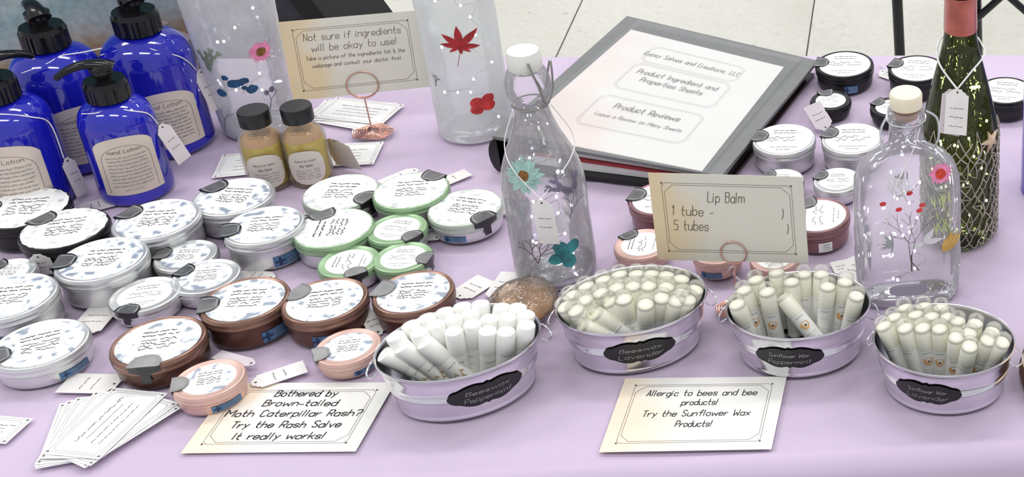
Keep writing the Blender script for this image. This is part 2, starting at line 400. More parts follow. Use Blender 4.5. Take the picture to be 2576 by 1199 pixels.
def scribble(x0, x1, y, h, w, words=None):
    """a line of unreadable small print"""
    q = []; x = x0
    while x < x1 - h:
        L = min(random.uniform(2.0, 6.0) * h, x1 - x); n = max(2, int(L / (h * 0.45)))
        pts = [(x + L * i / n, y + random.uniform(-0.5, 0.5) * h) for i in range(n + 1)]
        q += stroke(pts, w); x += L + h * 0.9
    return q
def flatq(quads, f, name, mat, parent=None, extra=None):
    vs, fs, fm = [], [], []
    for k, (qs, mi) in enumerate(([(quads, 0)] + (extra or []))):
        for q in qs:
            o = len(vs); vs += [f(u, v) for u, v in q]; fs.append(tuple(range(o, o + len(q)))); fm.append(mi)
    if not vs: return None
    mats = mat if isinstance(mat, (list, tuple)) else [mat]
    return ob(name, mesh(name, vs, fs, mats, fm, smooth=False), parent)
def ellq(cx, cy, a, b, n=14, rot=0, jag=0.0):
    p = []
    for k in range(n):
        t = 2 * math.pi * k / n; r = 1 + random.uniform(-jag, jag); x, y = a * r * math.cos(t), b * r * math.sin(t)
        p.append((cx + x * math.cos(rot) - y * math.sin(rot), cy + x * math.sin(rot) + y * math.cos(rot)))
    return p
def frame_lines(w, h, m, lw, cut=0.008):
    """double octagonal line frame with corner dots (w,h half sizes)"""
    q = []
    for s, c in ((0, cut), (0.0022, cut * 0.4)):
        a, b = w - m + s, h - m * 0.9 + s
        pts = [(-a + c, b), (a - c, b), (a, b - c), (a, -b + c), (a - c, -b), (-a + c, -b), (-a, -b + c), (-a, b - c), (-a + c, b)]
        q += stroke(pts, lw)
    for sx in (-1, 1):
        for sy in (-1, 1): q.append(ellq(sx * (w - m + 0.002), sy * (h - m * 0.9 + 0.002), 0.0011, 0.0011, 6))
    return q

# ------------------------------------------------------------------ the setting
# floor tiles
fl = ob('floor', mesh('floor', *box(-5.0, 3.2, -2.6, 4.4, -0.05, -0.004), 'joint', smooth=False)); fl['kind'] = 'structure'
S = 0.565; G0x, G0y = -1.253 - 4 * S, 1.355
tme = mesh('tile', *join(box(0.0018, S - 0.0018, 0.0018, S - 0.0018, -0.004, -0.0005), box(0.003, S - 0.003, 0.003, S - 0.003, -0.0005, 0)), 'floor', smooth=False)
for i in range(9):
    for j in range(-5, 5):
        ob('tile', tme, fl, (G0x + i * S, G0y + j * S, 0))
# folding table under the cloth
TX0, TX1, TY0, TY1 = -1.78, 0.06, -0.722, 0.042
tb = thing('folding_table', 'folding trestle table carrying the lilac cloth and all the goods', 'table', ((TX0 + TX1) / 2, (TY0 + TY1) / 2, 0))
hx, hy = (TX1 - TX0) / 2 - 0.006, (TY1 - TY0) / 2 - 0.006
ob('tabletop', mesh('tabletop', *box(-hx, hx, -hy, hy, TZ - 0.04, TZ - 0.004), 'lab_white', smooth=False), tb)
for sx in (-1, 1):
    for sy in (-1, 1):
        x, y = sx * (hx - 0.2), sy * (hy - 0.08)
        ob('leg', mesh('leg', *sweep([(x, y, 0), (x, y, TZ - 0.04)], 0.014, 10), 'black_metal'), tb)
# cloth: top sheet with soft wrinkles that turns over both long edges
def cloth():
    vs, fs = [], []
    xs = [TX0 - 0.0 + (TX1 - TX0) * i / 150 for i in range(151)]
    rows = []
    # arc-length rows: back drop, back bend, top, front bend, front drop
    for z in (0.40, 0.48, 0.56, 0.64, 0.70): rows.append((TY1 + 0.008, z, 0))
    rows += [(TY1 + 0.008, 0.722, 0), (TY1 + 0.006, 0.732, 0), (TY1 + 0.001, 0.7385, 0)]
    for j in range(61): rows.append((TY1 - 0.006 - (TY1 - TY0 - 0.012) * j / 60, TZ, 1))
    for k in range(1, 8):
        a = k / 7 * math.pi / 2; rows.append((TY0 + 0.006 - 0.028 * math.sin(a), TZ - 0.028 * (1 - math.cos(a)), 2))
    for z in (0.69, 0.66, 0.62, 0.57, 0.5, 0.42, 0.34): rows.append((TY0 - 0.022 - (0.71 - z) * 0.25, z, 3))
    for y, z, k in rows:
        for x in xs:
            yy, zz = y, z
            if k == 1:
                w = 0.0011 * math.sin(9 * x + 14 * y + 3 * math.sin(5 * y)) + 0.0008 * math.sin(23 * x - 17 * y)
                fold = 0
                for x0, sl in ((-1.05, 0.5), (-0.45, -0.35), (-0.78, 0.2)):
                    d = (x - x0) - sl * (y + 0.3); fold += 0.0022 * math.exp(-(d / 0.012) ** 2)
                zz = z - 0.0026 + max(-0.001, min(0.0018, w)) * 0.8 + fold * 0.6
            if k >= 2:
                yy += 0.010 * math.sin(x * 14) * (k == 3) * min(1, (0.71 - z) * 3)
            if k == 0: yy += 0.006 * math.sin(x * 17) * min(1, max(0, (0.74 - z)) * 4)
            vs.append((x, yy, zz))
    n = len(xs)
    for i in range(len(rows) - 1):
        for j in range(n - 1): fs.append((i * n + j, i * n + j + 1, (i + 1) * n + j + 1, (i + 1) * n + j))
    o = ob('tablecloth', mesh('tablecloth', vs, fs, 'cloth', ang=80))
    return tag(o, 'lilac cloth spread over the table and folded over its edges', 'tablecloth')
cloth()
ZT = 0.0008   # things rest this much above the table plane

# ------------------------------------------------------------------ beach picture behind the bottles
def beach():
    c = P(528, 250)
    t = thing('beach_picture', 'beach picture with sea foam and sand standing behind blue bottles', 'picture', (c.x - 0.26, c.y + 0.01, TZ + ZT), 0)
    rz = R_(0)
    ob('panel', mesh('panel', *box(-0.26, 0.26, 0, 0.018, 0, 0.42), 'beach', smooth=False), t)
    # printed pebbles and driftwood near the bottom right corner
    q = [ellq(0.235, 0.085, 0.022, 0.006, 12, -0.35), ellq(0.215, 0.10, 0.02, 0.005, 10, -0.1), ellq(0.24, 0.045, 0.016, 0.004, 10, 0.05), ellq(0.2, 0.06, 0.008, 0.005, 9)]
    flatq(q, lambda u, v: (u, -0.0006, v), 'pebble_print', 'pebble', t)
    ob('stand', mesh('stand', *join(box(-0.16, -0.14, 0.018, 0.032, 0, 0.3), box(0.14, 0.16, 0.018, 0.032, 0, 0.3)), 'wood', smooth=False), t)
beach()

# ------------------------------------------------------------------ tins
def facing(p):
    d = CAMLOC - Vector(p); return math.atan2(d.y, d.x)
_tc = {}
def tin_mesh(kind, R, h):
    key = (kind, round(R, 4), round(h, 4))
    if key in _tc: return _tc[key]
    lh = 0.0105 if R > 0.03 else 0.0085   # lid skirt
    cols = {'silver': ('tin_silver', 'tin_silver'), 'black': ('tin_black', 'tin_black'), 'copper': ('tin_copperlid', 'tin_copper'),
            'mauve': ('tin_mauve', 'tin_mauve'), 'rose': ('tin_rose', 'tin_rose'), 'green': ('tin_green', 'tin_silver'), 'pale': ('tin_pale', 'tin_silver')}[kind]
    rb = R - 0.0018
    body = [(0, 0.0006), (rb - 0.006, 0.0006), (rb - 0.004, 0), (rb - 0.0012, 0.0012), (rb - 0.0005, 0.003), (rb, 0.006), (rb, h - lh - 0.0035), (rb + 0.0014, h - lh - 0.0022), (rb + 0.0014, h - lh - 0.0008), (rb, h - lh), (rb - 0.001, h - 0.003), (0, h - 0.003)]
    lid = [(rb + 0.0003, h - lh - 0.0004), (R, h - lh), (R + 0.0003, h - lh + 0.0015), (R - 0.0002, h - lh + 0.0025), (R - 0.0002, h - lh * 0.45), (R + 0.0004, h - lh * 0.36), (R, h - lh * 0.27),
           (R - 0.0002, h - 0.0014), (R - 0.0008, h - 0.0004), (R - 0.0018, h), (R - 0.003, h - 0.0003), (R - 0.0042, h - 0.0010), (R - 0.008, h - 0.0010), (0, h - 0.0010)]
    _tc[key] = (mesh('tin_body', *lathe(body, 56), cols[1]), mesh('tin_lid', *lathe(lid, 56), cols[0]), lh)
    return _tc[key]
def tin(cx, cy, w, h, kind, style, seal, rot, label, group, cat='tin', side=(8, 52), tscale=1.0, flip=False):
    p = P(cx, cy, h + ZT); dist = -(CR.transposed() @ (p - CAMLOC)).z
    R = w * dist / FPX / 2
    # apparent width is of the near half: keep measured size
    t = thing('salve_tin', label, cat, (p.x, p.y, TZ + ZT), 0, group)
    bm_, lm_, lh = tin_mesh(kind, R, h)
    ob('body', bm_, t); ob('lid', lm_, t)
    zt = h - 0.0010
    rl = (R - 0.0042) * (1.0 if R > 0.03 else 0.88)
    # paper disc
    n = 72 if style == 'jagged' else 48
    jag = 0.018 if style == 'jagged' else 0.0
    zl = h + 0.0001 if style == 'jagged' else zt + 0.0004
    if style == 'jagged': rl = R - 0.0022
    prof = ellq(0, 0, rl, rl, n, jag=jag)
    vs = [(x, y, zl) for x, y in prof] + [(x, y, zl - 0.0004) for x, y in prof]
    fs = [tuple(range(n))] + [(i, i + n, (i + 1) % n + n, (i + 1) % n) for i in range(n)]
    lm = {'mottled': 'lab_mottled', 'jagged': 'lab_pale', 'white': 'lab_white', 'greeny': 'lab_white'}[style]
    lab = ob('top_label', mesh('top_label', vs, fs, lm, smooth=False), t)
    ra = R_(rot); ca, sa = math.cos(ra), math.sin(ra)
    f = lambda u, v: (u * ca - v * sa, u * sa + v * ca, zl + 0.00025)
    k = rl / 0.031
    q = []; pan = []
    if style in ('mottled', 'jagged'):
        pw, ph = 0.017 * k, 0.019 * k
        pan = [[(-pw, -ph), (pw, -ph), (pw, ph), (-pw, ph)]]
        for i in range(2): q += scribble(-pw * 0.8, pw * 0.8, ph * (0.72 - 0.26 * i), 0.0018 * k, 0.0009 * k)
        for i in range(4): q += scribble(-pw * 0.75, pw * 0.8, ph * (0.12 - 0.2 * i), 0.0030 * k, 0.0008 * k)
    else:
        for i in range(2): q += scribble(-rl * 0.42, rl * 0.42, rl * (0.62 - 0.17 * i), 0.0012 * k, 0.0007 * k)
        for i in range(2): q += scribble(-rl * 0.62, rl * 0.62, rl * (0.12 - 0.22 * i), 0.0056 * k, 0.0007 * k)
        q += scribble(-rl * 0.5, rl * 0.5, -rl * 0.55, 0.0012 * k, 0.0005 * k)
        q += scribble(-rl * 0.25, rl * 0.25, -rl * 0.72, 0.0012 * k, 0.0005 * k)
    f2 = lambda u, v: (u * ca - v * sa, u * sa + v * ca, zl + 0.00012)
    vs, fs, fm = [], [], []
    for qs, mi, ff in ((pan, 0, f2), (q, 1, f)):
        for a in qs:
            o = len(vs); vs += [ff(*c) for c in a]; fs.append(tuple(range(o, o + len(a)))); fm.append(mi)
    ob('print', mesh('print', vs, fs, ['white_paper', 'grey_ink' if style in ('mottled', 'jagged') else 'pale_ink' if random.random() < .3 else 'grey_ink'], fm, smooth=False), lab)
    # seal tab over the lid edge
    if seal:
        sp = P(seal[0], seal[1], h + ZT); d = sp - p; ang = math.atan2(d.y, d.x)
        Lt, Ls = (0.0180, min(0.019, h - 0.003)) if R > 0.03 else (0.0145, min(0.014, h - 0.003))
        wmax = 0.0130 if R > 0.03 else 0.0105
        Rs = R + 0.0009
        def sm(u, s):
            s2 = s - Lt   # <0 on top
            if s2 < 0:
                rr = Rs + s2; a = u / max(Rs, 0.01) * 1.0
                x, y = rr, u
                return (x * math.cos(ang) - y * math.sin(ang), x * math.sin(ang) + y * math.cos(ang), h + 0.0006)
            a = ang + u / Rs
            return (Rs * math.cos(a), Rs * math.sin(a), h + 0.0004 - s2)
        def hw(s):
            if s < wmax: return wmax * math.sqrt(max(0, 1 - ((wmax - s) / wmax) ** 2))
            if s > Lt + Ls * 0.45: return wmax * 0.30
            return wmax
        vs, fs, fm = [], [], []; ns = 22; nc = 13
        for i in range(ns):
            s = 0.0003 + (Lt + Ls) * i / (ns - 1); w_ = max(0.0006, hw(s))
            for j in range(nc): vs.append(sm(w_ * (j / (nc - 1) * 2 - 1), s))
        for i in range(ns - 1):
            for j in range(nc - 1):
                fs.append((i * nc + j, i * nc + j + 1, (i + 1) * nc + j + 1, (i + 1) * nc + j))
                s = (Lt + Ls) * i / (ns - 1); edge = j in (0, nc - 2) or i == 0
                fm.append(0 if edge or s > Lt * .97 else (2 if (j in (1, nc - 3) or i == 1) and s < Lt * .8 else 1))
        ob('seal', mesh('seal', vs, fs, ['seal_dark', 'seal_grey', 'seal_line'], fm), t)
    if side:
        ph0 = facing((p.x, p.y, TZ)); a0, a1 = ph0 + R_(side[0]), ph0 + R_(side[1]); rs = R - 0.0018 + 0.0006
        z0, z1 = 0.0035, max(0.010, h - lh - 0.0045)
        if z1 - z0 > 0.012: z1 = z0 + 0.012
        vs, fs = [], []; nn = 14
        for i in range(nn):
            a = a0 + (a1 - a0) * i / (nn - 1)
            for z in (z0, z1): vs.append((rs * math.cos(a), rs * math.sin(a), z))
        for i in range(nn - 1): fs.append((2 * i, 2 * i + 2, 2 * i + 3, 2 * i + 1))
        sl = ob('side_label', mesh('side_label', vs, fs, 'blue_label' if kind != 'mauve' else 'lab_white'), t)
        W_ = (a1 - a0) * rs; zm = (z0 + z1) / 2; hh = (z1 - z0)
        g = lambda u, v: ((rs + .0004) * math.cos(a0 + u / rs), (rs + .0004) * math.sin(a0 + u / rs), zm + v)
        q = [] if kind == 'mauve' else stroke([(W_ * .17, -hh * .36), (W_ * .17, hh * .36)], hh * .2) + stroke([(W_ * .17 - hh * .33, 0), (W_ * .17 + hh * .33, 0)], hh * .2)
        lines = []
        for i in range(3): lines += scribble(W_ * .34, W_ * .94, hh * (.26 - .26 * i), hh * .10, hh * .045)
        flatq(q, g, 'print', ['navy', 'pale_ink'], sl, [(lines, 1)])
    return t
BIG, MID, LOW, SML = 0.0355, 0.031, 0.0255, 0.0205
GL = 'large silver salve tins in the left group'
def T(*a, **k): return tin(*a, **k)
T(61, 522, 190, LOW + .005, 'black', 'jagged', (7, 522), 5, 'large black salve tin at the left edge, below the leftmost blue bottle', 'large black salve tins, left', side=(-12, 22))
T(161, 573, 188, MID, 'black', 'jagged', (113, 553), 12, 'large black salve tin right of another black one, near the blue bottles', 'large black salve tins, left', side=(-25, 2))
T(393, 550, 187, BIG, 'silver', 'mottled', (334, 536), 4, 'large silver tin below the front blue bottle, dark seal at its upper left', GL, side=(-4, 30))
T(255, 650, 194, BIG, 'silver', 'mottled', (188, 655), 4, 'large silver tin in front of the black tins, blue label low on its side', GL)
T(20, 745, 202, BIG, 'silver', 'mottled', None, 6, 'large silver tin cut by the left picture edge above another', GL, side=(-30, -2))
T(100, 863, 204, LOW, 'silver', 'mottled', (23, 886), 24, 'large low silver tin at lower left with a tag behind it', GL)
T(467, 641, 138, SML, 'silver', 'mottled', (413, 638), 0, 'small silver tin tucked behind another, beside the large tins', 'small silver salve tins in the left group', side=None)
T(517, 693, 150, SML, 'silver', 'mottled', (462, 680), 8, 'small silver tin touching the back of the leftmost upright bronze tin', 'small silver salve tins in the left group', side=(-20, 20))
T(364, 739, 152, SML, 'silver', 'white', (322, 779), 10, 'small shiny silver tin with a black seal at its front', 'small silver salve tins in the left group', side=None)
T(20, 682, 118, SML, 'silver', 'mottled', (-10, 668), -5, 'small silver tin at left edge behind a larger silver one', 'small silver salve tins in the left group', side=None)
GC = 'large bronze salve tins, front left'
T(398, 856, 204, MID - .002, 'copper', 'mottled', (372, 900), 10, 'large bronze tin nearest the fanned business cards, seal toward the viewer', GC, side=None)
T(616, 752, 194, BIG - .001, 'copper', 'mottled', (548, 762), 4, 'large bronze tin second from left with wide blue side label', GC)
T(817, 753, 190, MID + .002, 'copper', 'mottled', (757, 738), 8, 'large bronze tin in the middle of the bronze row', GC, side=(-30, 12))
T(1040, 733, 184, MID, 'copper', 'mottled', (972, 727), 2, 'large bronze tin directly behind the bucket of white capped tubes', GC, side=(-10, 12))
GP = 'small rose gold salve tins'
T(874, 870, 148, SML, 'rose', 'mottled', (824, 884), 6, 'small rose gold tin beside the rim of the front left bucket', GP, side=(0, 45))
T(525, 951, 157, SML + .002, 'rose', 'mottled', (469, 962), 12, 'small rose gold tin overlapping the rash card', GP, side=(-10, 45))
T(587, 493, 176, MID, 'silver', 'mottled', (550, 474), -8, 'large silver tin directly in front of the left oil bottle', GL, side=(-30, 2))
T(663, 565, 176, BIG, 'silver', 'mottled', (599, 575), 4, 'large silver tin beside the green tins with dark blue side label', GL, side=(0, 58))
GG = 'green lidded salve tins'
T(857, 482, 170, LOW, 'pale', 'jagged', (922, 497), -4, 'large pale tin left of the green lid tin at the back, seal on its right', GG, side=None)
T(1034, 477, 172, MID, 'green', 'jagged', (1092, 440), 6, 'large green tin at the back of the green group, seal at its top right', GG, side=None)
T(839, 572, 178, MID - .002, 'green', 'jagged', (812, 540), 95, 'large green tin beside the silver one, print turned sideways', GG, side=None)
T(998, 573, 136, SML + .004, 'green', 'white', (1042, 596), -12, 'small green tin between two large green ones and a smaller pair', GG, side=None)
T(877, 656, 138, SML + .002, 'green', 'white', (898, 692), 92, 'small green tin at the front with black seal toward viewer', GG, side=None)
T(1013, 645, 134, SML + .002, 'green', 'white', (1070, 648), 0, 'small green tin directly behind the rightmost bronze tin', GG, side=None)
T(1170, 520, 170, LOW, 'pale', 'jagged', (1230, 556), -14, 'large pale green edged tin standing alone left of the swing top bottle', GG, side=(-45, -8))
GB = 'black salve tins at the back right'
T(2125, 160, 142, MID - .002, 'black', 'white', (2070, 157), 0, 'large black tin beside the binder corner at the back', GB, side=(-2, 25))
T(2307, 171, 142, MID, 'black', 'white', (2255, 160), -6, 'large black tin partly behind the green bottle on its left', GB, side=None)
T(2090, 251, 100, SML, 'black', 'white', (2072, 225), -8, 'small black tin with a price tag leaning on its front', GB, side=None)
T(2240, 268, 100, SML, 'black', 'white', (2208, 256), 0, 'small black tin half hidden behind the flask stopper', GB, side=None)
T(2530, 226, 140, MID - .002, 'black', 'white', None, -10, 'large black tin at the right edge behind the green bottle', GB, side=None)
GS = 'silver salve tins at the right'
T(1973, 349, 152, MID + .002, 'silver', 'white', (1912, 342), 0, 'large silver tin close to the binder, left of its twin', GS, side=None)
T(2145, 347, 152, MID + .002, 'silver', 'white', (2086, 334), 0, 'large silver tin between its twin and the glass flask', GS, side=None)
T(1967, 452, 108, SML, 'silver', 'white', (1925, 436), 0, 'small silver tin peeking over the lip balm price card', GS, side=None)
T(2107, 452, 118, SML, 'silver', 'white', (2063, 440), 0, 'small silver tin beside the flask shoulder', GS, side=None)
GM = 'mauve and pink salve tins behind the lip balm card'
T(2058, 540, 156, MID, 'mauve', 'white', (2018, 500), 92, 'large mauve tin right of the lip balm card with white side sticker', GM, side=(-2, 24))
T(1664, 497, 156, MID, 'mauve', 'white', (1604, 490), 0, 'large mauve tin mostly hidden behind the left of the price card', GM, side=None)
T(1616, 612, 134, SML, 'rose', 'white', (1582, 590), 90, 'small pink tin poking out at the lower left of the price card', GM, side=None)
T(1805, 628, 122, SML + .003, 'rose', 'white', None, 0, 'small pink tin below the lip balm card, blue label on its side', GM, side=(-48, 5))
T(1949, 647, 120, SML, 'rose', 'white', None, 0, 'small pink tin behind the sunflower peppermint bucket', GM, side=None)

# ------------------------------------------------------------------ price tags and strings
def tagsheet(name, A, B, w, label, group=None, cat='price tag', mat='tag_paper', lines=2, parent=None, curl=0.0, fold=False):
    """A = hole end centre, B = far end centre (world points); w width"""
    A, B = Vector(A), Vector(B); L = (B - A).length; dx = (B - A).normalized()
    sid = dx.cross(Vector((0, 0, 1)));
    if sid.length < 0.1: sid = (CR @ Vector((1, 0, 0)))
    sid = (sid - dx * sid.dot(dx)).normalized(); nrm = sid.cross(dx)
    if nrm.dot(CAMLOC - A) < 0: nrm = -nrm
    c = w / 2
    out = [(0, -c * .35), (.0015, -c * .42), (.003, -c * .55), (.0035, -c * .7), (.0055, -c * .78), (.0065, -c), (L, -c), (L, c), (.0065, c), (.0055, c * .78), (.0035, c * .7), (.003, c * .55), (.0015, c * .42), (0, c * .35)]
    pt = lambda u, v, o=0: A + dx * u + sid * v + nrm * (o + curl * (u / L) ** 2 * L)
    nn = len(out); nx = 6
    vs = [pt(u, v) for u, v in out] + [pt(u, v, -0.00035) for u, v in out]
    fs = [tuple(range(nn)), tuple(range(2 * nn - 1, nn - 1, -1))] + [(i, (i + 1) % nn, (i + 1) % nn + nn, i + nn) for i in range(nn)]
    me = mesh(name, [v - A for v in vs], fs, mat, smooth=False)
    o = ob(name, me, parent, A)
    if parent is None: tag(o, label, cat, group)
    q = [ellq(.0035, 0, .0011, .0011, 8)]
    ink = []
    for i in range(lines):
        # text lines run across the tag
        u = L * (.42 + .2 * i); m = .0012
        ink += [[(a, b) for a, b in qq] for qq in [[(u + y_, x_) for x_, y_ in s_] for s_ in scribble(-c * .6, c * .6, 0, m, .00045)]]
    flatq(q, lambda u, v: pt(u, v, .0002) - A, 'print', ['ink', 'grey_ink'], o, [(ink, 1)])
    return o
def flat_tag(hx_, hy_, ex, ey, w, label, z=0.0012, z2=None, **k):
    return tagsheet('price_tag', P(hx_, hy_, z), P(ex, ey, z if z2 is None else z2), w, label, **k)
def string(pts, name='string', label=None, parent=None, r=0.0006, mat='string', cat='string', n=8):
    v, f = sweep(bez(pts, n), r, 6); o = ob(name, mesh(name, v, f, mat), parent)
    if label and parent is None: tag(o, label, cat)
    return o
GT = 'price tags lying on the cloth'
flat_tag(203, 842, 272, 763, .028, 'white price tag lying behind the low silver tin at lower left', group=GT, z=.003)
flat_tag(298, 965, 160, 962, .026, 'white price tag lying left of the bronze tin above the fan of cards', group=GT, z=.002)
flat_tag(632, 965, 768, 920, .020, 'price tag lying across the top edge of the rash card', group=GT, z=.004)
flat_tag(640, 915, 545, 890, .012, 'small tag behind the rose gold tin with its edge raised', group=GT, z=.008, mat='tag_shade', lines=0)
flat_tag(1150, 748, 1225, 700, .026, 'left tag of the pair lying behind the white tube bucket', group=GT)
flat_tag(1243, 752, 1290, 684, .024, 'right tag of the pair beside the amber soap', group=GT, z=.003)
flat_tag(1085, 470, 1178, 432, .018, 'tag behind the back green tin, pointing to the right', group=GT)
flat_tag(1050, 425, 960, 462, .018, 'tag sticking out above the back green tin', group=GT, z=.012, lines=1)
flat_tag(955, 842, 925, 782, .016, 'tag standing between two bronze tins near the bucket', group=GT, z=.001, z2=.016, mat='card', lines=2)
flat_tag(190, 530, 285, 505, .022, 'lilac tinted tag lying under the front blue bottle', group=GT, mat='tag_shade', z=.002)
flat_tag(1265, 533, 1300, 530, .018, 'white tag tip touching the swing top bottle base', group=GT)
flat_tag(760, 545, 800, 530, .014, 'tag lying between the silver and the green tins', group=GT, lines=1)
flat_tag(2215, 178, 2250, 190, .026, 'white tag beneath the back right black tin', group=GT)
flat_tag(2165, 640, 2135, 705, .022, 'white tag leaning beside the flask base', group=GT, z=.012, z2=.002)
flat_tag(2128, 690, 2110, 655, .020, 'small white tag behind the sunflower peppermint bucket', group=GT, z=.002)
flat_tag(540, 680, 600, 660, .014, 'small tag between the silver tins', group=GT, lines=0)
flat_tag(690, 698, 600, 690, .018, 'tag showing behind the wide bronze tin', group=GT, z=.002)
flat_tag(1105, 600, 1075, 590, .014, 'tag strip right of the small green tins', group=GT, z=.003, lines=0)
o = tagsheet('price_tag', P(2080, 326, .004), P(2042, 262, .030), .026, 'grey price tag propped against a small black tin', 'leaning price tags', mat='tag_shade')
o = tagsheet('price_tag', P(92, 640, .030), P(118, 690, .002), .018, 'white tag standing on edge beside the small left tin', 'leaning price tags')

# ------------------------------------------------------------------ bottles
def bottle_prof(pts, n=6):
    """smooth the coarse profile"""
    q = [Vector((r, 0, z)) for r, z in pts]; return [(max(0.0, p.x), p.z) for p in bez(q, n)]
def arch_label(R, phi, z0, z1, half, mat='label_cream'):
    """label with an arched top wrapped round a cylinder"""
    vs, fs = [], []; n = 22
    for i in range(n):
        u = -half + 2 * half * i / (n - 1); top = z1 - (half * 0.75) * (1 - math.sqrt(max(0, 1 - (u / half * .97) ** 2))) * .8
        a = phi + u / R
        for k in range(5): z = z0 + (top - z0) * k / 4; vs.append((R * math.cos(a), R * math.sin(a), z))
    for i in range(n - 1):
        for k in range(4): fs.append((i * 5 + k, (i + 1) * 5 + k, (i + 1) * 5 + k + 1, i * 5 + k + 1))
    return mesh('label', vs, fs, mat)
def pump_bottle(bx, by, R, hb, rphi, label, nozzle, lab=(.1, .62, .8), ldeg=0, full=True, head=1.0, tagpos=None, strings=None):
    p = P(bx, by); ph = facing(p); s = R / .034
    t = thing('pump_bottle', label, 'bottle', (p.x, p.y, TZ + ZT), 0, 'cobalt blue lotion pump bottles')
    rn = .0135 * (s ** .5)
    pr = [(0, .002), (R * .75, .002), (R * .9, 0), (R * .985, .004), (R, .012), (R, hb * .45), (R, hb * .72), (R * .985, hb * .79), (R * .90, hb * .87), (R * .72, hb * .93), (R * .50, hb * .965), (rn, hb * .98), (rn, hb)]
    sm_ = bottle_prof(pr, 4)
    ob('glass_body', mesh('glass_body', *lathe(sm_ + [(0, hb)], 64), 'cobalt', ang=50), t)
    # collar with ribs
    vs, fs = [], []; seg = 60; rc = rn * 1.45; hc = .020 * s ** .6
    for z, r in ((hb - .002, rc), (hb + hc * .75, rc), (hb + hc * .78, rc * .98), (hb + hc, rc * .90), (hb + hc, .001)):
        for k in range(seg):
            a = 2 * math.pi * k / seg; rr = r * (1 - .035 * (k % 2)) if r > rc * .95 else r
            vs.append((rr * math.cos(a), rr * math.sin(a), z))
    for i in range(4):
        for k in range(seg): fs.append((i * seg + k, i * seg + (k + 1) % seg, (i + 1) * seg + (k + 1) % seg, (i + 1) * seg + k))
    pmp = ob('pump', mesh('pump', vs, fs, 'black_plastic', ang=30), t)
    pmp['label'] = 'black plastic pump'
    z0 = hb + hc; a = R_(nozzle); dx, dy = math.cos(a), math.sin(a); k = head * s ** .4
    ob('stem', mesh('stem', *lathe([(.0062 * k, z0 - .001), (.0062 * k, z0 + .006), (.0095 * k, z0 + .0065), (.0105 * k, z0 + .010), (.0105 * k, z0 + .016), (.007 * k, z0 + .019), (0, z0 + .0195)], 28), 'black_plastic'), pmp)
    pts = [(-.010 * k, z0 + .0125), (-.002 * k, z0 + .017), (.012 * k, z0 + .0195), (.024 * k, z0 + .017), (.033 * k, z0 + .0125), (.038 * k, z0 + .0085)]
    path = bez([(dx * u, dy * u, z) for u, z in pts], 5); m_ = len(path)
    rad = [(k * (.0095 - .0060 * (i / (m_ - 1)) ** .8), k * (.0055 - .0025 * i / (m_ - 1))) for i in range(m_)]
    ob('nozzle', mesh('nozzle', *sweep(path, rad, 14), 'black_plastic', ang=60), pmp)
    # label
    pl = ph + R_(ldeg); Rl = R + .0006; half = R * lab[2]; z0l, z1l = hb * lab[0], hb * lab[1]
    lb = ob('label', arch_label(Rl, pl, z0l, z1l, half), t)
    g = lambda u, v: ((Rl + .0004) * math.cos(pl + u / (Rl + .0004)), (Rl + .0004) * math.sin(pl + u / (Rl + .0004)), z0l + v)
    Hh = z1l - z0l; q = []
    for i in range(9):
        q += scribble(-half * .62, half * .66, Hh * (.66 - .062 * i), .0013 * s, .0007 * s)
    q += scribble(-half * .3, half * .3, Hh * .09, .0009 * s, .0004)
    ti = text('Hand Lotion', 0, Hh * .735, .0042 * s, .00038, width=half * 1.05)
    fr = [(-half * .8, Hh * .06)] + [(-half * .8, Hh * .6)] + [(half * .8 * math.sin(x), Hh * (.6 + .25 * math.cos(x))) for x in [R_(d) for d in range(-90, 91, 15)]] + [(half * .8, Hh * .06), (-half * .8, Hh * .06)]
    ti += stroke(fr, .0003)
    flatq(q, g, 'print', ['pale_ink', 'brown_ink'], lb, [(ti, 1)])
    if strings:
        r1 = R * 1.01
        def at(deg, z, rr=None):
            aa = ph + R_(deg); r_ = rr
            if r_ is None:
                r_ = next((sm_[i][0] for i in range(len(sm_)) if sm_[i][1] >= z), rn)
            return Vector(((r_ + .0012) * math.cos(aa), (r_ + .0012) * math.sin(aa), z))
        ob('string', mesh('string', *sweep(bez([at(*c) for c in strings], 6), .0007, 6), 'string'), t)
    if tagpos:
        # hanging tags at the side
        (d0, z0_, r0), (d1, z1_, r1_), w_ = tagpos
        a0, a1 = ph + R_(d0), ph + R_(d1)
        A = Vector((p.x, p.y, TZ)) + Vector((r0 * math.cos(a0), r0 * math.sin(a0), z0_)); B = Vector((p.x, p.y, TZ)) + Vector((r1_ * math.cos(a1), r1_ * math.sin(a1), z1_))
        o = tagsheet('tag', A, B, w_, '', parent=None, lines=2, mat='tag_shade'); o.parent = t; o.location = A - Vector((p.x, p.y, TZ + ZT))
        for kx in ('label', 'category'):
            if kx in o: del o[kx]
    return t
pump_bottle(350, 480, .0335, .119, 0, 'front blue pump bottle with cream arched label, right of the leftmost one', 203, ldeg=-4, lab=(.13, .72, .85),
            strings=[(-75, .108), (-40, .111), (0, .112, .018), (30, .108), (55, .098), (70, .080)], tagpos=((76, .078, .036), (68, .034, .050), .020))
pump_bottle(434, 358, .0425, .146, 0, 'tallest blue pump bottle at the back right of the four', 132, ldeg=2, lab=(.10, .58, .78),
            strings=[(-80, .126), (-50, .134), (-15, .138, .022), (15, .132), (45, .116), (66, .092)], tagpos=((74, .090, .045), (66, .042, .056), .020))
pump_bottle(214, 398, .0405, .144, 0, 'back left blue pump bottle directly behind the front two', 130, ldeg=8, lab=(.10, .58, .74),
            strings=[(-78, .118), (-45, .128), (-10, .134), (20, .137, .022), (50, .136, .032), (62, .137, .048)])
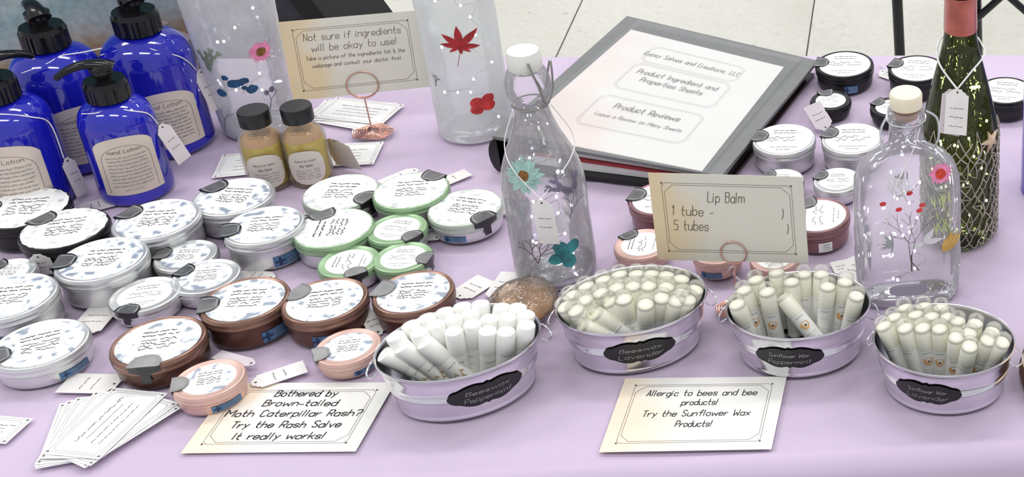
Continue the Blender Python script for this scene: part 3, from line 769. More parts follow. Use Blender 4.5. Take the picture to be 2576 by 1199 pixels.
pump_bottle(84, 503, .0395, .127, 0, 'leftmost blue pump bottle cut by the picture edge', 48, ldeg=-20, lab=(.08, .70, .85),
            strings=[(60, .050), (56, .094), (35, .110), (0, .119), (-15, .119)], tagpos=((62, .050, .042), (58, .006, .048), .014))
# plain cobalt bottle at the right border
def right_blue():
    p = P(2656, 468); R = .042
    t = thing('cobalt_bottle', 'cobalt blue bottle cut by the right picture edge', 'bottle', (p.x, p.y, TZ + ZT))
    pr = bottle_prof([(0, .002), (R * .9, 0), (R, .008), (R, .10), (R, .140), (R * .93, .163), (R * .62, .188), (.013, .20), (.013, .215)], 4)
    ob('glass_body', mesh('glass_body', *lathe(pr + [(0, .215)], 56), 'cobalt', ang=50), t)
    ob('cap', mesh('cap', *lathe([(0.0165, .208), (.0165, .230), (.015, .232), (0, .232)], 36), 'cap_black'), t)
right_blue()

# decorations pressed on bottles: mapping helper
class Wrap:
    def __init__(s, root, base, prof, off=.0008):
        s.root = root; s.base = Vector(base); s.prof = prof; s.off = off
    def r(s, z):
        p = s.prof
        for (r0, z0), (r1, z1) in zip(p, p[1:]):
            if z0 <= z <= z1 and z1 > z0: return r0 + (r1 - r0) * (z - z0) / (z1 - z0)
        return p[-2][0]
    def hit(s, px, py):
        """where a pixel's ray meets the bottle wall: (angle, z)"""
        d = ray(px, py); best = None
        o = CAMLOC; d0 = (s.base - o).length - .25
        for i in range(700):
            q = o + d * (d0 + i * .0007) - s.base
            if 0 < q.z < .35 and math.hypot(q.x, q.y) <= s.r(q.z): return math.atan2(q.y, q.x), q.z
        q = o + d * ((s.base - o).length) - s.base
        return math.atan2(-(CAMLOC.y - s.base.y) * -1, (CAMLOC.x - s.base.x)), max(.01, q.z)
    def f(s, px, py, rot=None, off=0):
        a0, z0 = s.hit(px, py); R = s.r(z0)
        def g(u, v):
            z = max(0.002, z0 + v); rr = s.r(z) + s.off + off; a = a0 + u / R
            return (rr * math.cos(a), rr * math.sin(a), z)
        return g
def petal(cx, cy, ang, L, wd_, n=8):
    p = []
    for k in range(n + 1): t = k / n; p.append((t * L, wd_ * math.sin(math.pi * t ** .8) / 2))
    for k in range(n - 1, 0, -1): t = k / n; p.append((t * L, -wd_ * math.sin(math.pi * t ** .8) / 2))
    c, s_ = math.cos(ang), math.sin(ang); return [(cx + x * c - y * s_, cy + x * s_ + y * c) for x, y in p]
def daisy(wr, px, py, r, mat, eye, name, root, npet=17, eyer=.3):
    g = wr.f(px, py); g2 = wr.f(px, py, off=.0005)
    q = [petal(0, 0, 2 * math.pi * k / npet + random.uniform(-.1, .1), r * random.uniform(.85, 1.05), r * .42) for k in range(npet)]
    o = flatq(q, g, name, mat, root)
    flatq([ellq(0, 0, r * eyer, r * eyer, 12, jag=.1)], g2, 'flower_centre', eye, o)
    return o
def branch(x, y, ang, L, w, depth, q, spread=.6, leafy=0):
    x1, y1 = x + L * math.cos(ang), y + L * math.sin(ang); q += stroke([(x, y), (x1, y1)], w)
    if leafy:
        for k in range(5):
            t = (k + 1) / 5.5
            for sgn in (-1, 1): q.append(petal(x + (x1 - x) * t, y + (y1 - y) * t, ang + sgn * .7, L * leafy * (1.1 - t * .5), L * leafy * .28, 4))
    if depth:
        for sgn in (-1, 1):
            branch(x1, y1, ang + sgn * spread * random.uniform(.6, 1.2), L * .72, w * .8, depth - 1, q, spread, leafy)
def fairy(root_base, R, z0, z1, n, label, mat='led', pts=None):
    """string of fairy lights coiled inside a bottle"""
    t = thing('fairy_lights', label, 'string lights', root_base, 0, 'fairy light strings inside the bottles')
    path = []; N_ = 60
    ph = random.uniform(0, 6)
    for i in range(N_ + 1):
        k = i / N_; a = ph + k * 17; path.append((R * math.cos(a) * (.7 + .3 * math.sin(i)), R * math.sin(a) * (.7 + .3 * math.cos(i * 1.7)), z0 + (z1 - z0) * k))
    ob('wire', mesh('wire', *sweep(path, .00035, 5), 'wire'), t)
    bm_ = mesh('led_bulb', *lathe([(0, -.0019), (.0010, -.0014), (.0014, 0), (.0010, .0014), (0, .0019)], 10), mat)
    for i in range(n):
        ob('led_bulb', bm_, t, path[int((i + .5) / n * N_)])
def glass_bottle(name, px, py, prof, mat, label, n=5, thick=True):
    p = P(px, py); sm_ = bottle_prof(prof, n)
    t = thing(name, label, 'bottle', (p.x, p.y, TZ + ZT))
    v, f = lathe(sm_, 72)
    ob('glass_body', mesh('glass_body', v, f, mat, ang=60), t)
    return t, p, Wrap(t, (p.x, p.y, TZ + ZT), sm_)
# swing top bottle
sw, swp, wr = glass_bottle('swing_top_bottle', 1402, 682, [(0, .006), (.020, .007), (.030, .002), (.0350, .0005), (.0385, .006), (.0392, .03), (.0388, .07), (.0392, .105), (.0375, .125), (.031, .148), (.0225, .170), (.0170, .190), (.0155, .203), (.0172, .208), (.0205, .216), (.0208, .228), (.0175, .240), (.0145, .244)], 'glass', 'clear swing top bottle with pressed flowers and hanging tag')
ob('base_glass', mesh('base_glass', *lathe([(0, .004), (.033, .003), (.036, .010), (.030, .014), (.012, .020), (0, .022)], 40), 'glass'), sw)
stp = ob('stopper', mesh('stopper', *lathe([(0.0135, .240), (.0155, .244), (.0158, .254), (.0140, .262), (.006, .265), (0, .265)], 32), 'white_stopper'), sw)
fa = facing(swp); rt = fa + R_(90)
def cyl(a, r, z): return (r * math.cos(a), r * math.sin(a), z)
ob('wire_bail', mesh('wire_bail', *join(sweep([cyl(fa + R_(d), .0168, .2035) for d in range(0, 361, 12)], .0009, 6),
    sweep(bez([cyl(fa + R_(10), .017, .254), cyl(fa + R_(20), .0225, .236), cyl(fa + R_(42), .0195, .206)], 6), .0011, 6),
    sweep(bez([cyl(fa + R_(-170), .017, .254), cyl(fa + R_(-180), .0225, .236), cyl(fa + R_(140), .0195, .206)], 6), .0011, 6),
    sweep([cyl(fa + R_(10), .017, .254), cyl(fa + R_(-170), .017, .254)], .0011, 6),
    sweep(bez([cyl(fa + R_(42), .019, .204), cyl(fa + R_(60), .024, .222), cyl(fa + R_(90), .0225, .248), cyl(fa + R_(130), .02, .210)], 6), .001, 6)), 'wire'), sw)
daisy(wr, 1318, 440, .0200, 'petal_mint', 'flower_eye', 'pressed_flower', sw, 15, .26)
q = [ellq(.0088 * math.cos(R_(a)), .0088 * math.sin(R_(a)), .0090, .0068, 14, R_(a), .05) for a in (42, 118, 200, 282)]
flatq(q, wr.f(1424, 637), 'pressed_hydrangea', 'petal_teal', sw)
q = []; branch(0, -.010, R_(115), .0105, .0012, 4, q, .5, 0); branch(0, -.010, R_(72), .0105, .0011, 4, q, .45, 0)
flatq(q, wr.f(1352, 640), 'pressed_sprig', 'sprig_brown', sw)
q = []; branch(0, -.006, R_(140), .014, .0008, 2, q, .5, .5); branch(0, -.006, R_(70), .013, .0008, 1, q, .5, .5)
flatq(q, wr.f(1440, 470), 'pressed_fern', 'sprig', sw)
q = []; branch(0, -.008, R_(100), .014, .0008, 2, q, .45, .45)
flatq(q, wr.f(1322, 555), 'pressed_grey_fern', 'sprig_grey', sw)
q = [petal(0, 0, R_(a), .015, .014) for a in (20, 100, 180, 260)]
flatq([ellq(0, 0, .009, .011, 14, jag=.12)], wr.f(1410, 560), 'pressed_petal', 'petal_pale', sw)
q = []; branch(0, -.008, R_(65), .013, .0011, 4, q, .5, 0)
flatq(q, wr.f(1425, 545), 'pressed_twig', 'sprig', sw)
A = Vector((swp.x, swp.y, TZ)) + Vector(cyl(fa + R_(-6), .043, .118)); B = Vector((swp.x, swp.y, TZ)) + Vector(cyl(fa + R_(-4), .0445, .066))
tg = tagsheet('tag', A, B, .0205, '', mat='tag_paper'); tg.parent = sw; tg.location = A - Vector((swp.x, swp.y, TZ + ZT))
for kx in ('label', 'category'):
    if kx in tg: del tg[kx]
ob('string', mesh('string', *join(sweep(bez([cyl(fa - R_(70), .018, .200), cyl(fa - R_(72), .030, .168), cyl(fa - R_(45), .035, .146), cyl(fa - R_(6), .043, .118)], 8), .0006, 6),
    sweep(bez([cyl(fa + R_(80), .018, .200), cyl(fa + R_(78), .034, .165), cyl(fa + R_(50), .035, .146), cyl(fa - R_(6), .043, .118)], 8), .0006, 6)), 'string'), sw)
fairy((swp.x, swp.y, TZ + ZT), .026, .012, .150, 11, 'fairy lights inside the swing top bottle')
# frosted leaf bottle
lf, lfp, wr = glass_bottle('frosted_bottle', 1200, 322, [(0, .006), (.024, .006), (.034, .002), (.0385, .001), (.0405, .007), (.0405, .05), (.0408, .11), (.0412, .165), (.041, .185), (.034, .215), (.020, .235), (.0145, .25), (.0145, .30), (.016, .305), (.016, .312)], 'frost', 'tall frosted bottle with a red maple leaf and red petal')
q = []
for a, L in ((95, .024), (140, .022), (45, .026), (175, .019), (-8, .020), (215, .013), (-40, .013), (-85, .010)):
    q.append(petal(0, 0, R_(a - 4), L * 1.08, L * .34 if L > .012 else L * .5))
lo = flatq(q, wr.f(1157, 115), 'pressed_maple_leaf', 'leaf_red', lf)
flatq(stroke([(0, 0), (-.002, -.012), (-.006, -.026)], .0006), wr.f(1157, 115, off=-.0003), 'leaf_stem', 'leaf_red', lo)
q = [ellq(x, y, .0075, .0068, 12, jag=.06) for x, y in ((-.0065, -.0045), (.0065, -.003), (-.006, .0045), (.0065, .006), (0, 0))]
flatq(q, wr.f(1214, 262), 'pressed_petal', 'petal_red', lf)
q = []; branch(0, 0, R_(80), .006, .0012, 3, q, .6, 0); flatq(q, wr.f(1098, 215), 'pressed_sprig', 'sprig_brown', lf)
fairy((lfp.x, lfp.y, TZ + ZT), .030, .012, .175, 14, 'fairy lights inside the frosted leaf bottle')
# large flower jar at the left back
jr, jp, wr = glass_bottle('flower_jar', 655, 318, [(0, .006), (.022, .006), (.030, .002), (.034, .001), (.0365, .007), (.0385, .03), (.0412, .09), (.0440, .15), (.0450, .185), (.042, .205), (.032, .225), (.024, .24), (.024, .27), (.026, .275)], 'glass_cloudy', 'large clear jar with pressed pink daisy and blue petals')
ob('base_glass', mesh('base_glass', *lathe([(0, .004), (.033, .003), (.0355, .010), (.030, .014), (.012, .018), (0, .020)], 40), 'glass'), jr)
daisy(wr, 655, 129, .0135, 'petal_pink', 'flower_eye', 'pressed_daisy', jr, 20, .40)
q = [ellq(-.002, .001, .0085, .0055, 14, .1, .12), ellq(.006, .0035, .006, .004, 12, 0, .15)]; flatq(q, wr.f(598, 211), 'pressed_blue_petal', 'petal_navy', jr)
for (x, y, r) in ((566, 195, .0034), (559, 232, .0052), (634, 223, .0056), (615, 220, .0028)):
    flatq([ellq(0, 0, r, r, 12, jag=.12)], wr.f(x, y), 'pressed_berry', 'petal_navy', jr)
q = []; branch(0, -.012, R_(72), .014, .0009, 2, q, .55); flatq(q, wr.f(560, 300), 'pressed_twig', 'sprig', jr)
q = []; branch(0, -.010, R_(75), .012, .0009, 2, q, .5); q += [ellq(.006, .014, .003, .004, 8), ellq(.0, .012, .0025, .0035, 8)]; flatq(q, wr.f(675, 255), 'pressed_buds', 'sprig', jr)
q = []; branch(0, -.012, R_(98), .013, .0007, 2, q, .4, .55); branch(0, -.004, R_(60), .012, .0007, 2, q, .4, .45); flatq(q, wr.f(525, 160), 'pressed_fern', 'fern', jr)
fairy((jp.x, jp.y, TZ + ZT), .030, .012, .19, 12, 'fairy lights inside the large flower jar')
# flask with cork
def flask():
    p = P(2286, 738); ang = facing(p) + math.pi / 2 + R_(3)
    t = thing('glass_flask', 'flat clear flask with corked neck and pressed red berries', 'bottle', (p.x, p.y, TZ + ZT), ang)
    a, b = .054, .026
    sec = [(.004, .02, .010, 3), (.003, a * .8, b * .7, 3.2), (.0, a * .84, b * .84, 3.2), (.003, a * .92, b * .95, 3.4), (.010, a * .95, b, 3.4, .02), (.03, a * .96, b, 3.4, .03), (.055, a * .98, b, 3.4, .03), (.068, a * .99, b, 3.4, .0), (.09, a, b, 3.4),
           (.125, a, b, 3.2), (.148, a * .97, b * .98, 3), (.163, a * .87, b * .92, 2.8), (.174, a * .68, b * .82, 2.5), (.181, a * .46, b * .72, 2.2), (.186, .0185, .0175, 2), (.195, .0175, .0175, 2), (.215, .0165, .0165, 2), (.217, .0185, .0185, 2), (.226, .0180, .0180, 2), (.227, .012, .012, 2)]
    v, f = loft(sec, 108); ob('glass_body', mesh('glass_body', v, f, 'glass', ang=60), t)
    ob('cork', mesh('cork', *lathe([(.0115, .218), (.0125, .230), (.0125, .2305)], 28), 'cork_dark'), t)
    ob('stopper', mesh('stopper', *lathe([(0.0135, .230), (.0158, .2305), (.0160, .243), (.0148, .2455), (0, .246)], 32), 'cork'), t)
    rot = Matrix.Rotation(-ang, 3, 'Z'); base = Vector((p.x, p.y, TZ + ZT))
    def hit(px, py, off=.0007):
        # front flat wall in the flask's own frame
        d = rot @ ray(px, py); o = rot @ (CAMLOC - base); tt = ((-b) - o.y) / d.y if o.y < 0 else (b - o.y) / d.y
        q = o + d * tt; sgn = -1 if o.y < 0 else 1
        return q.x, q.z, sgn
    def F(px, py, off=.0007):
        x0, z0, sg = hit(px, py)
        dirx = 1 if sg < 0 else -1
        def g(u, v):
            x = x0 + u * dirx; x = max(-a * 1.0, min(a * 1.0, x)); z = z0 + v
            bb = b * (max(0, 1 - abs(x / a) ** 3.4)) ** (1 / 3.4); bb = max(bb, b * .35)
            if z > .148: bb *= 1 - (z - .148) * 7
            return (x, sg * (bb + off), z)
        return g
    def dz(px, py, r, mat, eye, nm, n=16):
        o = flatq([petal(0, 0, 2 * math.pi * k / n, r * random.uniform(.85, 1.05), r * .45) for k in range(n)], F(px, py), nm, mat, t)
        flatq([ellq(0, 0, r * .42, r * .46, 12)], F(px, py, .0012), 'flower_centre', eye, o)
    dz(2367, 441, .0125, 'petal_pink', 'flower_eye_red', 'pressed_daisy')
    q = []; branch(0, -.050, R_(95), .024, .0007, 3, q, .38); branch(0, -.05, R_(80), .026, .0006, 2, q, .4)
    q += stroke([(0, -.05), (.008, -.062)], .0012); flatq(q, F(2290, 555), 'pressed_twig', 'sprig_brown', t)
    flatq(stroke([(0, -.05), (0, -.03)], .0015), F(2292, 580), 'twig_stem', 'sprig_brown', t)
    for x, y in ((2288, 485), (2221, 513), (2261, 526), (2320, 515), (2313, 528)):
        flatq([ellq(0, 0, .0035, .0026, 9, .4)], F(x, y), 'pressed_berry', 'petal_red', t)
    q = []
    for k in range(26): q.append(petal(random.uniform(-.010, .010), random.uniform(-.03, .015), R_(random.uniform(65, 115)), .016, .0016, 4))
    flatq(q, F(2375, 540), 'pressed_grass', 'grass_green', t)
    q = [petal(0, -.012, R_(a_), .026, .009) for a_ in (35, 50, 66)]; flatq(q, F(2372, 610, .001), 'pressed_ochre_petal', 'ochre', t)
    q = []
    for k in range(24): q.append(petal(0, 0, R_(random.uniform(100, 260)), random.uniform(.008, .018), .0016, 4))
    flatq(q, F(2248, 612), 'pressed_lavender', 'sprig_grey', t)
    q = []
    for k in range(22): q.append(petal(random.uniform(-.012, .012), random.uniform(-.02, .01), R_(random.uniform(70, 130)), .020, .0018, 4))
    flatq(q, F(2262, 470, .0004), 'pressed_pale_grass', 'petal_pale', t)
    q = [petal(0, 0, R_(a_), .02, .007) for a_ in (10, 60, 200)]; flatq(q, F(2325, 610), 'pressed_pale_petal', 'petal_pale', t)
    # glass bail strings
    st = [Vector((.0185, 0, .212)), Vector((.026, -.004, .200)), Vector((.024, -.012, .188))]
    sg = hit(2290, 500)[2]; dx = 1 if sg < 0 else -1
    ob('wire_bail', mesh('wire_bail', *join(sweep([(.0190 * math.cos(R_(d)), .0190 * math.sin(R_(d)), .217) for d in range(0, 361, 15)], .0012, 6),
        sweep(bez([(-dx * .019, 0, .218), (-dx * .025, sg * .004, .205), (-dx * .024, sg * .012, .185)], 6), .0013, 6),
        sweep(bez([(dx * .019, 0, .224), (dx * .030, 0, .214), (dx * .031, sg * .006, .195), (dx * .024, sg * .01, .182)], 6), .0013, 6)), 'steel'), t)
    ob('string', mesh('string', *sweep(bez([(dx * .012, sg * .019, .214), (dx * .004, sg * .021, .188), (-dx * .012, sg * .028, .155), (-dx * .022, sg * .028, .110), (-dx * .030, sg * .0265, .075)], 8), .0007, 6), 'string'), t)
    fairy((p.x, p.y, TZ + ZT), .019, .012, .150, 12, 'fairy lights inside the flat glass flask')
flask()
# green wine bottle with net
gb, gp, wr = glass_bottle('green_wine_bottle', 2413, 583, [(0, .012), (.020, .010), (.032, .003), (.0375, .001), (.0405, .007), (.041, .02), (.041, .08), (.041, .132), (.0395, .148), (.033, .180), (.0255, .212), (.0190, .240), (.0165, .262), (.0155, .285), (.0155, .30)], 'green_glass', 'tall green wine bottle wrapped in fishing net with a starfish')
ob('foil_capsule', mesh('foil_capsule', *lathe([(.0172, .258), (.0176, .260), (.0168, .292), (.0175, .294), (.0175, .300)], 40), 'capsule'), gb)
ob('neck_top', mesh('neck_top', *lathe([(.0163, .298), (.0165, .318), (.0175, .320), (.0175, .330), (.014, .331), (0, .331)], 32), 'binder_black'), gb)
def netting():
    vs, fs = [], []; R = wr
    cols, rows = 26, 15; pts = {}
    for j in range(rows + 1):
        for i in range(cols):
            a = 2 * math.pi * (i + (j % 2) * .5 + random.uniform(-.28, .28)) / cols
            z = .004 + .138 * (j + random.uniform(-.3, .3)) / rows
            if j == rows: z += random.uniform(-.01, .015)
            pts[(i, j)] = (a, max(.002, z))
    def seg(p, q, w=.00055):
        (a0, z0), (a1, z1) = p, q
        if abs(a0 - a1) > 3: a1 += 2 * math.pi * (1 if a0 > a1 else -1)
        path = []
        for k in range(4):
            t = k / 3; a = a0 + (a1 - a0) * t; z = z0 + (z1 - z0) * t; r = R.r(z) + .0012 + .0012 * math.sin(math.pi * t)
            path.append((r * math.cos(a), r * math.sin(a), z))
        v, f = sweep(path, w, 4); o = len(vs); vs.extend(v); fs.extend([tuple(x + o for x in ff) for ff in f])
    for j in range(rows):
        for i in range(cols):
            o = (j % 2)
            if random.random() < .96: seg(pts[(i, j)], pts[((i + o) % cols, j + 1)], random.uniform(.0004, .00085))
            if random.random() < .80: seg(pts[(i, j)], pts[((i + o - 1) % cols, j + 1)], random.uniform(.0004, .00085))
            if random.random() < .12: seg(pts[(i, j)], pts[((i + 1) % cols, j)])
    return ob('netting', mesh('netting', vs, fs, 'net', ang=80), gb)
netting()
a0, z0 = wr.hit(2488, 352); g = wr.f(2488, 352, off=.003)
pts = []
for k in range(10): r = .013 if k % 2 == 0 else .0048; an = math.pi / 2 + k * math.pi / 5 + .25; pts.append((r * math.cos(an), r * math.sin(an)))
v1 = [g(u, v) for u, v in pts]; g3 = wr.f(2488, 352, off=.0005); v2 = [g3(u, v) for u, v in pts]; ctr = wr.f(2488, 352, off=.0055)(0, 0)
sv = v1 + v2 + [ctr]; sf = [(i, (i + 1) % 10, 20) for i in range(10)] + [(i, i + 10, (i + 1) % 10 + 10, (i + 1) % 10) for i in range(10)]
ob('starfish', mesh('starfish', sv, sf, 'star', ang=60), gb)
fg = facing(gp)
for k, (dz_, dd, wd_, mt) in enumerate(((0, 0, .024, 'tag_paper'), (-.002, -9, .023, 'tag_shade'))):
    off = .0015 - k * .0022
    A = Vector((gp.x, gp.y, TZ)) + Vector(cyl(fg + R_(-4 + dd), .033 + off, .206 + dz_)); B = Vector((gp.x, gp.y, TZ)) + Vector(cyl(fg + R_(-6 + dd), .0455 + off, .158 + dz_))
    tg = tagsheet('tag', A, B, wd_, '', mat=mt, lines=3); tg.parent = gb; tg.location = A - Vector((gp.x, gp.y, TZ + ZT))
    for kx in ('label', 'category'):
        if kx in tg: del tg[kx]
ob('string', mesh('string', *join(sweep(bez([cyl(fg - R_(85), .025, .236), cyl(fg - R_(50), .027, .224), cyl(fg - R_(5), .034, .205)], 8), .0011, 6),
    sweep(bez([cyl(fg + R_(80), .026, .236), cyl(fg + R_(50), .030, .234), cyl(fg + R_(20), .031, .222), cyl(fg - R_(5), .034, .205)], 8), .0011, 6),
    sweep(bez([cyl(fg + R_(80), .026, .236), cyl(fg + R_(150), .027, .240), cyl(fg + R_(220), .026, .240), cyl(fg - R_(85), .025, .236)], 8), .0011, 6)), 'string'), gb)
fairy((gp.x, gp.y, TZ + ZT), .032, .015, .17, 18, 'fairy lights inside the green wine bottle', 'led_green')
# two small oil bottles
def oil(px, py, label, ldeg, full=.060):
    p = P(px, py); ph = facing(p)
    t = thing('oil_bottle', label, 'bottle', (p.x, p.y, TZ + ZT), 0, 'small oil bottles')
    R = .0215
    out = [(0, .001), (R * .8, .001), (R * .93, 0), (R, .003), (R, .01), (R, .052), (R * .93, .060), (R * .72, .067), (R * .58, .070), (R * .58, .078)]
    ob('glass_body', mesh('glass_body', *lathe(bottle_prof(out, 4), 48), 'oil_glass', ang=60), t)
    Ri = R - .0022
    ob('oil', mesh('oil', *lathe([(0, .003), (Ri * .9, .003), (Ri, .006), (Ri, .050), (Ri * .98, full - .006), (Ri * .96, full - .0055), (0, full - .005)], 40), 'oil', ang=50), t)
    o2 = ob('amber_layer', mesh('amber_layer', *lathe([(Ri * .985, full - .0054), (Ri * .93, full - .001), (Ri * .78, full + .0035), (0, full + .004)], 40), 'oil_top'), t)
    ob('cap', mesh('cap', *lathe([(.0150, .076), (.0152, .077), (.0152, .092), (.0145, .0935), (0, .0936)], 40), 'cap_black', ang=40), t)
    Rl = R + .0006; pl = ph + R_(ldeg); vs, fs = [], []; n = 20; half = .0185
    for i in range(n):
        u = -half + 2 * half * i / (n - 1); e = math.sqrt(max(0.02, 1 - (u / half) ** 2)) ** .6; a = pl + u / Rl
        for k in range(3): z = .026 + .0215 * e * (k - 1); vs.append((Rl * math.cos(a), Rl * math.sin(a), z))
    for i in range(n - 1):
        for k in range(2): fs.append((i * 3 + k, (i + 1) * 3 + k, (i + 1) * 3 + k + 1, i * 3 + k + 1))
    lb = ob('label', mesh('label', vs, fs, 'label_inner'), t)
    g = lambda u, v: ((Rl + .0004) * math.cos(pl + u / Rl), (Rl + .0004) * math.sin(pl + u / Rl), .026 + v)
    q = text('Beard oil lotion', 0, .008, .0022, .00028, width=.020) + text('Bay Spice', 0, .002, .0026, .00032, width=.012); s_ = []
    for i in range(4): s_ += scribble(-.011, .012, -.003 - .0034 * i, .0018, .00045)
    flatq(q, g, 'print', ['grey_ink', 'pale_ink'], lb, [(s_, 1)])
    return p
oil(684, 459, 'left small oil bottle with black cap and cream label', -8)
oil(788, 448, 'right small oil bottle with black cap, slightly farther back', -10)

# ------------------------------------------------------------------ buckets and lip balm tubes
def bucket(c, ang, label, plaque, l1, l2):
    a1, b1, a0, b0, hb = .0675, .0525, .0560, .0430, .055
    t = thing('steel_bucket', label, 'bucket', (c[0], c[1], TZ + ZT), ang, 'oval steel buckets of lip balm')
    def ab(z): k = z / hb; return a0 + (a1 - a0) * k, b0 + (b1 - b0) * k
    prof = []
    zs = [0, .0015, .003, .0045, .006, .012, .020, .024, .0255, .027, .0285, .030, .0315, .033, .036, .045, .052, .0535, .055]
    bead = {.0015: .0012, .003: .0014, .0045: .0004, .0255: .0009, .027: .0001, .0285: .0009, .0315: .0008, .0535: .0012, .055: .0014}
    for z in zs: a, b = ab(z); e = bead.get(z, 0); prof.append((z, a + e, b + e, 2.0))
    a, b = ab(.055); prof += [(.0565, a + .0006, b + .0006), (.0558, a - .0006, b - .0006), (.053, a - .0012, b - .0012), (.03, *[x - .0014 for x in ab(.03)]), (.004, a0 - .0012, b0 - .0012), (.003, .001, .001)]
    ob('tub', mesh('tub', *loft([(0.0008, .001, .001)] + prof, 96), 'steel', ang=50), t)
    for sx in (-1, 1):
        a, b = ab(.05)
        ob('handle', mesh('handle', *sweep(bez([(sx * (a - .0), -.012, .049), (sx * (a + .006), -.011, .044), (sx * (a + .010), 0, .041), (sx * (a + .006), .011, .044), (sx * (a - .0), .012, .049)], 6), .0009, 6), 'steel'), t)
    pp = P(plaque[0], plaque[1], .028); d = Matrix.Rotation(-ang, 3, 'Z') @ (pp - Vector((c[0], c[1], TZ))); t0 = math.atan2(d.y / .049, d.x / .062)
    spd = math.hypot(.062 * math.sin(t0), .049 * math.cos(t0))
    def g(u, v, off=.0014):
        z = .0285 + v; a, b = ab(z); tt = t0 + u / spd; return ((a + off) * math.cos(tt), (b + off) * math.sin(tt), z)
    Lh = .033; vs, fs = [], []; n = 48
    def hh(x):
        x = abs(x)
        if x < .08: return .0135 - .002 * (x / .08)
        if x < .55: return .0115 + .0018 * math.sin((x - .08) / .47 * math.pi)
        if x < .72: return .0115 - .003 * (x - .55) / .17
        return .0082 * math.sqrt(max(0.02, 1 - ((x - .70) / .30) ** 2))
    for i in range(n):
        x = -1 + 2 * i / (n - 1)
        for k in range(5): vs.append(g(x * Lh, hh(x) * (k / 2 - 1)))
    for i in range(n - 1):
        for k in range(4): fs.append((i * 5 + k, (i + 1) * 5 + k, (i + 1) * 5 + k + 1, i * 5 + k + 1))
    pq = ob('chalkboard_label', mesh('chalkboard_label', vs, fs, 'chalkboard'), t)
    q = text(l1, 0, .0020, .0048, .0004, .25, .3, width=.036) + text(l2, 0, -.0072, .0058, .0004, .25, .3, width=.040)
    flatq(q, lambda u, v: g(u, v, .0018), 'lettering', 'chalk', pq)
    return t
BK = {'A': ((-.8248, -.6138), R_(17.4)), 'B': ((-.6837, -.5598), R_(9.3)), 'C': ((-.5269, -.5776), R_(-2.3)), 'D': ((-.3875, -.640), R_(-16.5))}
bucket(*BK['A'], 'steel bucket of white capped tubes, nearest the rash card', (1217, 975), 'Beeswax', 'Peppermint')
bucket(*BK['B'], 'steel bucket second from left, packed with clear capped tubes', (1612, 890), 'Beeswax', 'Lavender')
bucket(*BK['C'], 'steel bucket third from left with fewer tubes, sunflower prints', (1990, 888), 'Sunflower Wax', 'Peppermint')
bucket(*BK['D'], 'steel bucket rightmost, turned aslant beside the wood slice', (2335, 985), 'Sunflower Wax', 'Lavender')
def tube_meshes(kind):
    r = .0079
    if kind == 'white':
        body = mesh('tube_body', *lathe([(0, 0), (r * .9, 0), (r, .001), (r, .046), (0, .046)], 24), 'tube_white')
        cap = mesh('cap', *lathe([(r * 1.02, .0440), (r * 1.04, .0445), (r * .98, .0665), (r * .90, .0678), (0, .0680)], 24), 'tube_white', ang=40)
        return body, cap, None
    body = mesh('tube_body', *lathe([(0, 0), (r * .9, 0), (r, .001), (r, .040), (r * .94, .0405), (0, .0405)], 24), 'tube_white')
    balm = mesh('cap_sleeve', *lathe([(r * 1.02, .0395), (r * 1.03, .0400), (r * 1.0, .0605), (r * .93, .0618), (0, .0626)], 24), 'tube_cream', ang=40)
    cap = mesh('clear_tip', *lathe([(r * 1.01, .0590), (r * 1.0, .0665), (r * .94, .0690), (r * .8, .0698), (0, .0700)], 24), 'clear_cap', ang=50)
    return body, cap, balm
TM = {'white': tube_meshes('white'), 'clear': tube_meshes('clear')}
def label_print(style):
    r = .00815; g = lambda u, v: (r * math.cos(u / r), r * math.sin(u / r), v)
    q = text('natural lip', 0, .036, .0014, .00022, width=.0085); e = []; m2 = []
    if style == 'tan':
        e = [[(-.006, .024), (-.001, .024), (-.0035, .0295)], [(.0005, .0235), (.0055, .0245), (.002, .029)], [(-.002, .020), (.003, .0195), (.001, .024)]]
    elif style == 'sun':
        e = [ellq(0, .0265, .0046, .0046, 14, jag=.12)]; m2 = [ellq(0.0005, .0265, .0012, .0012, 8)]
    else:
        q += scribble(-.004, .004, .028, .0012, .0002)
    for i in range(4): q += scribble(-.0055, .0055, .0165 - .003 * i, .0010, .00022)
    q = [[(b, a) for b, a in qq] for qq in q]
    vs, fs, fm = [], [], []
    for qs, mi, o_ in ((q, 0, 0), (e, 1, 0), (m2, 2, .00015)):
        for a in qs:
            o = len(vs)
            for u, v in a: rr = r + o_; vs.append((rr * math.cos(u / r), rr * math.sin(u / r), v))
            fs.append(tuple(range(o, o + len(a)))); fm.append(mi)
    return mesh('print', vs, fs, ['pale_ink', 'motif_tan' if style == 'tan' else 'motif_orange', 'motif_dark'], fm, smooth=False)
LP = {k: label_print(k) for k in ('tan', 'sun', 'plain')}
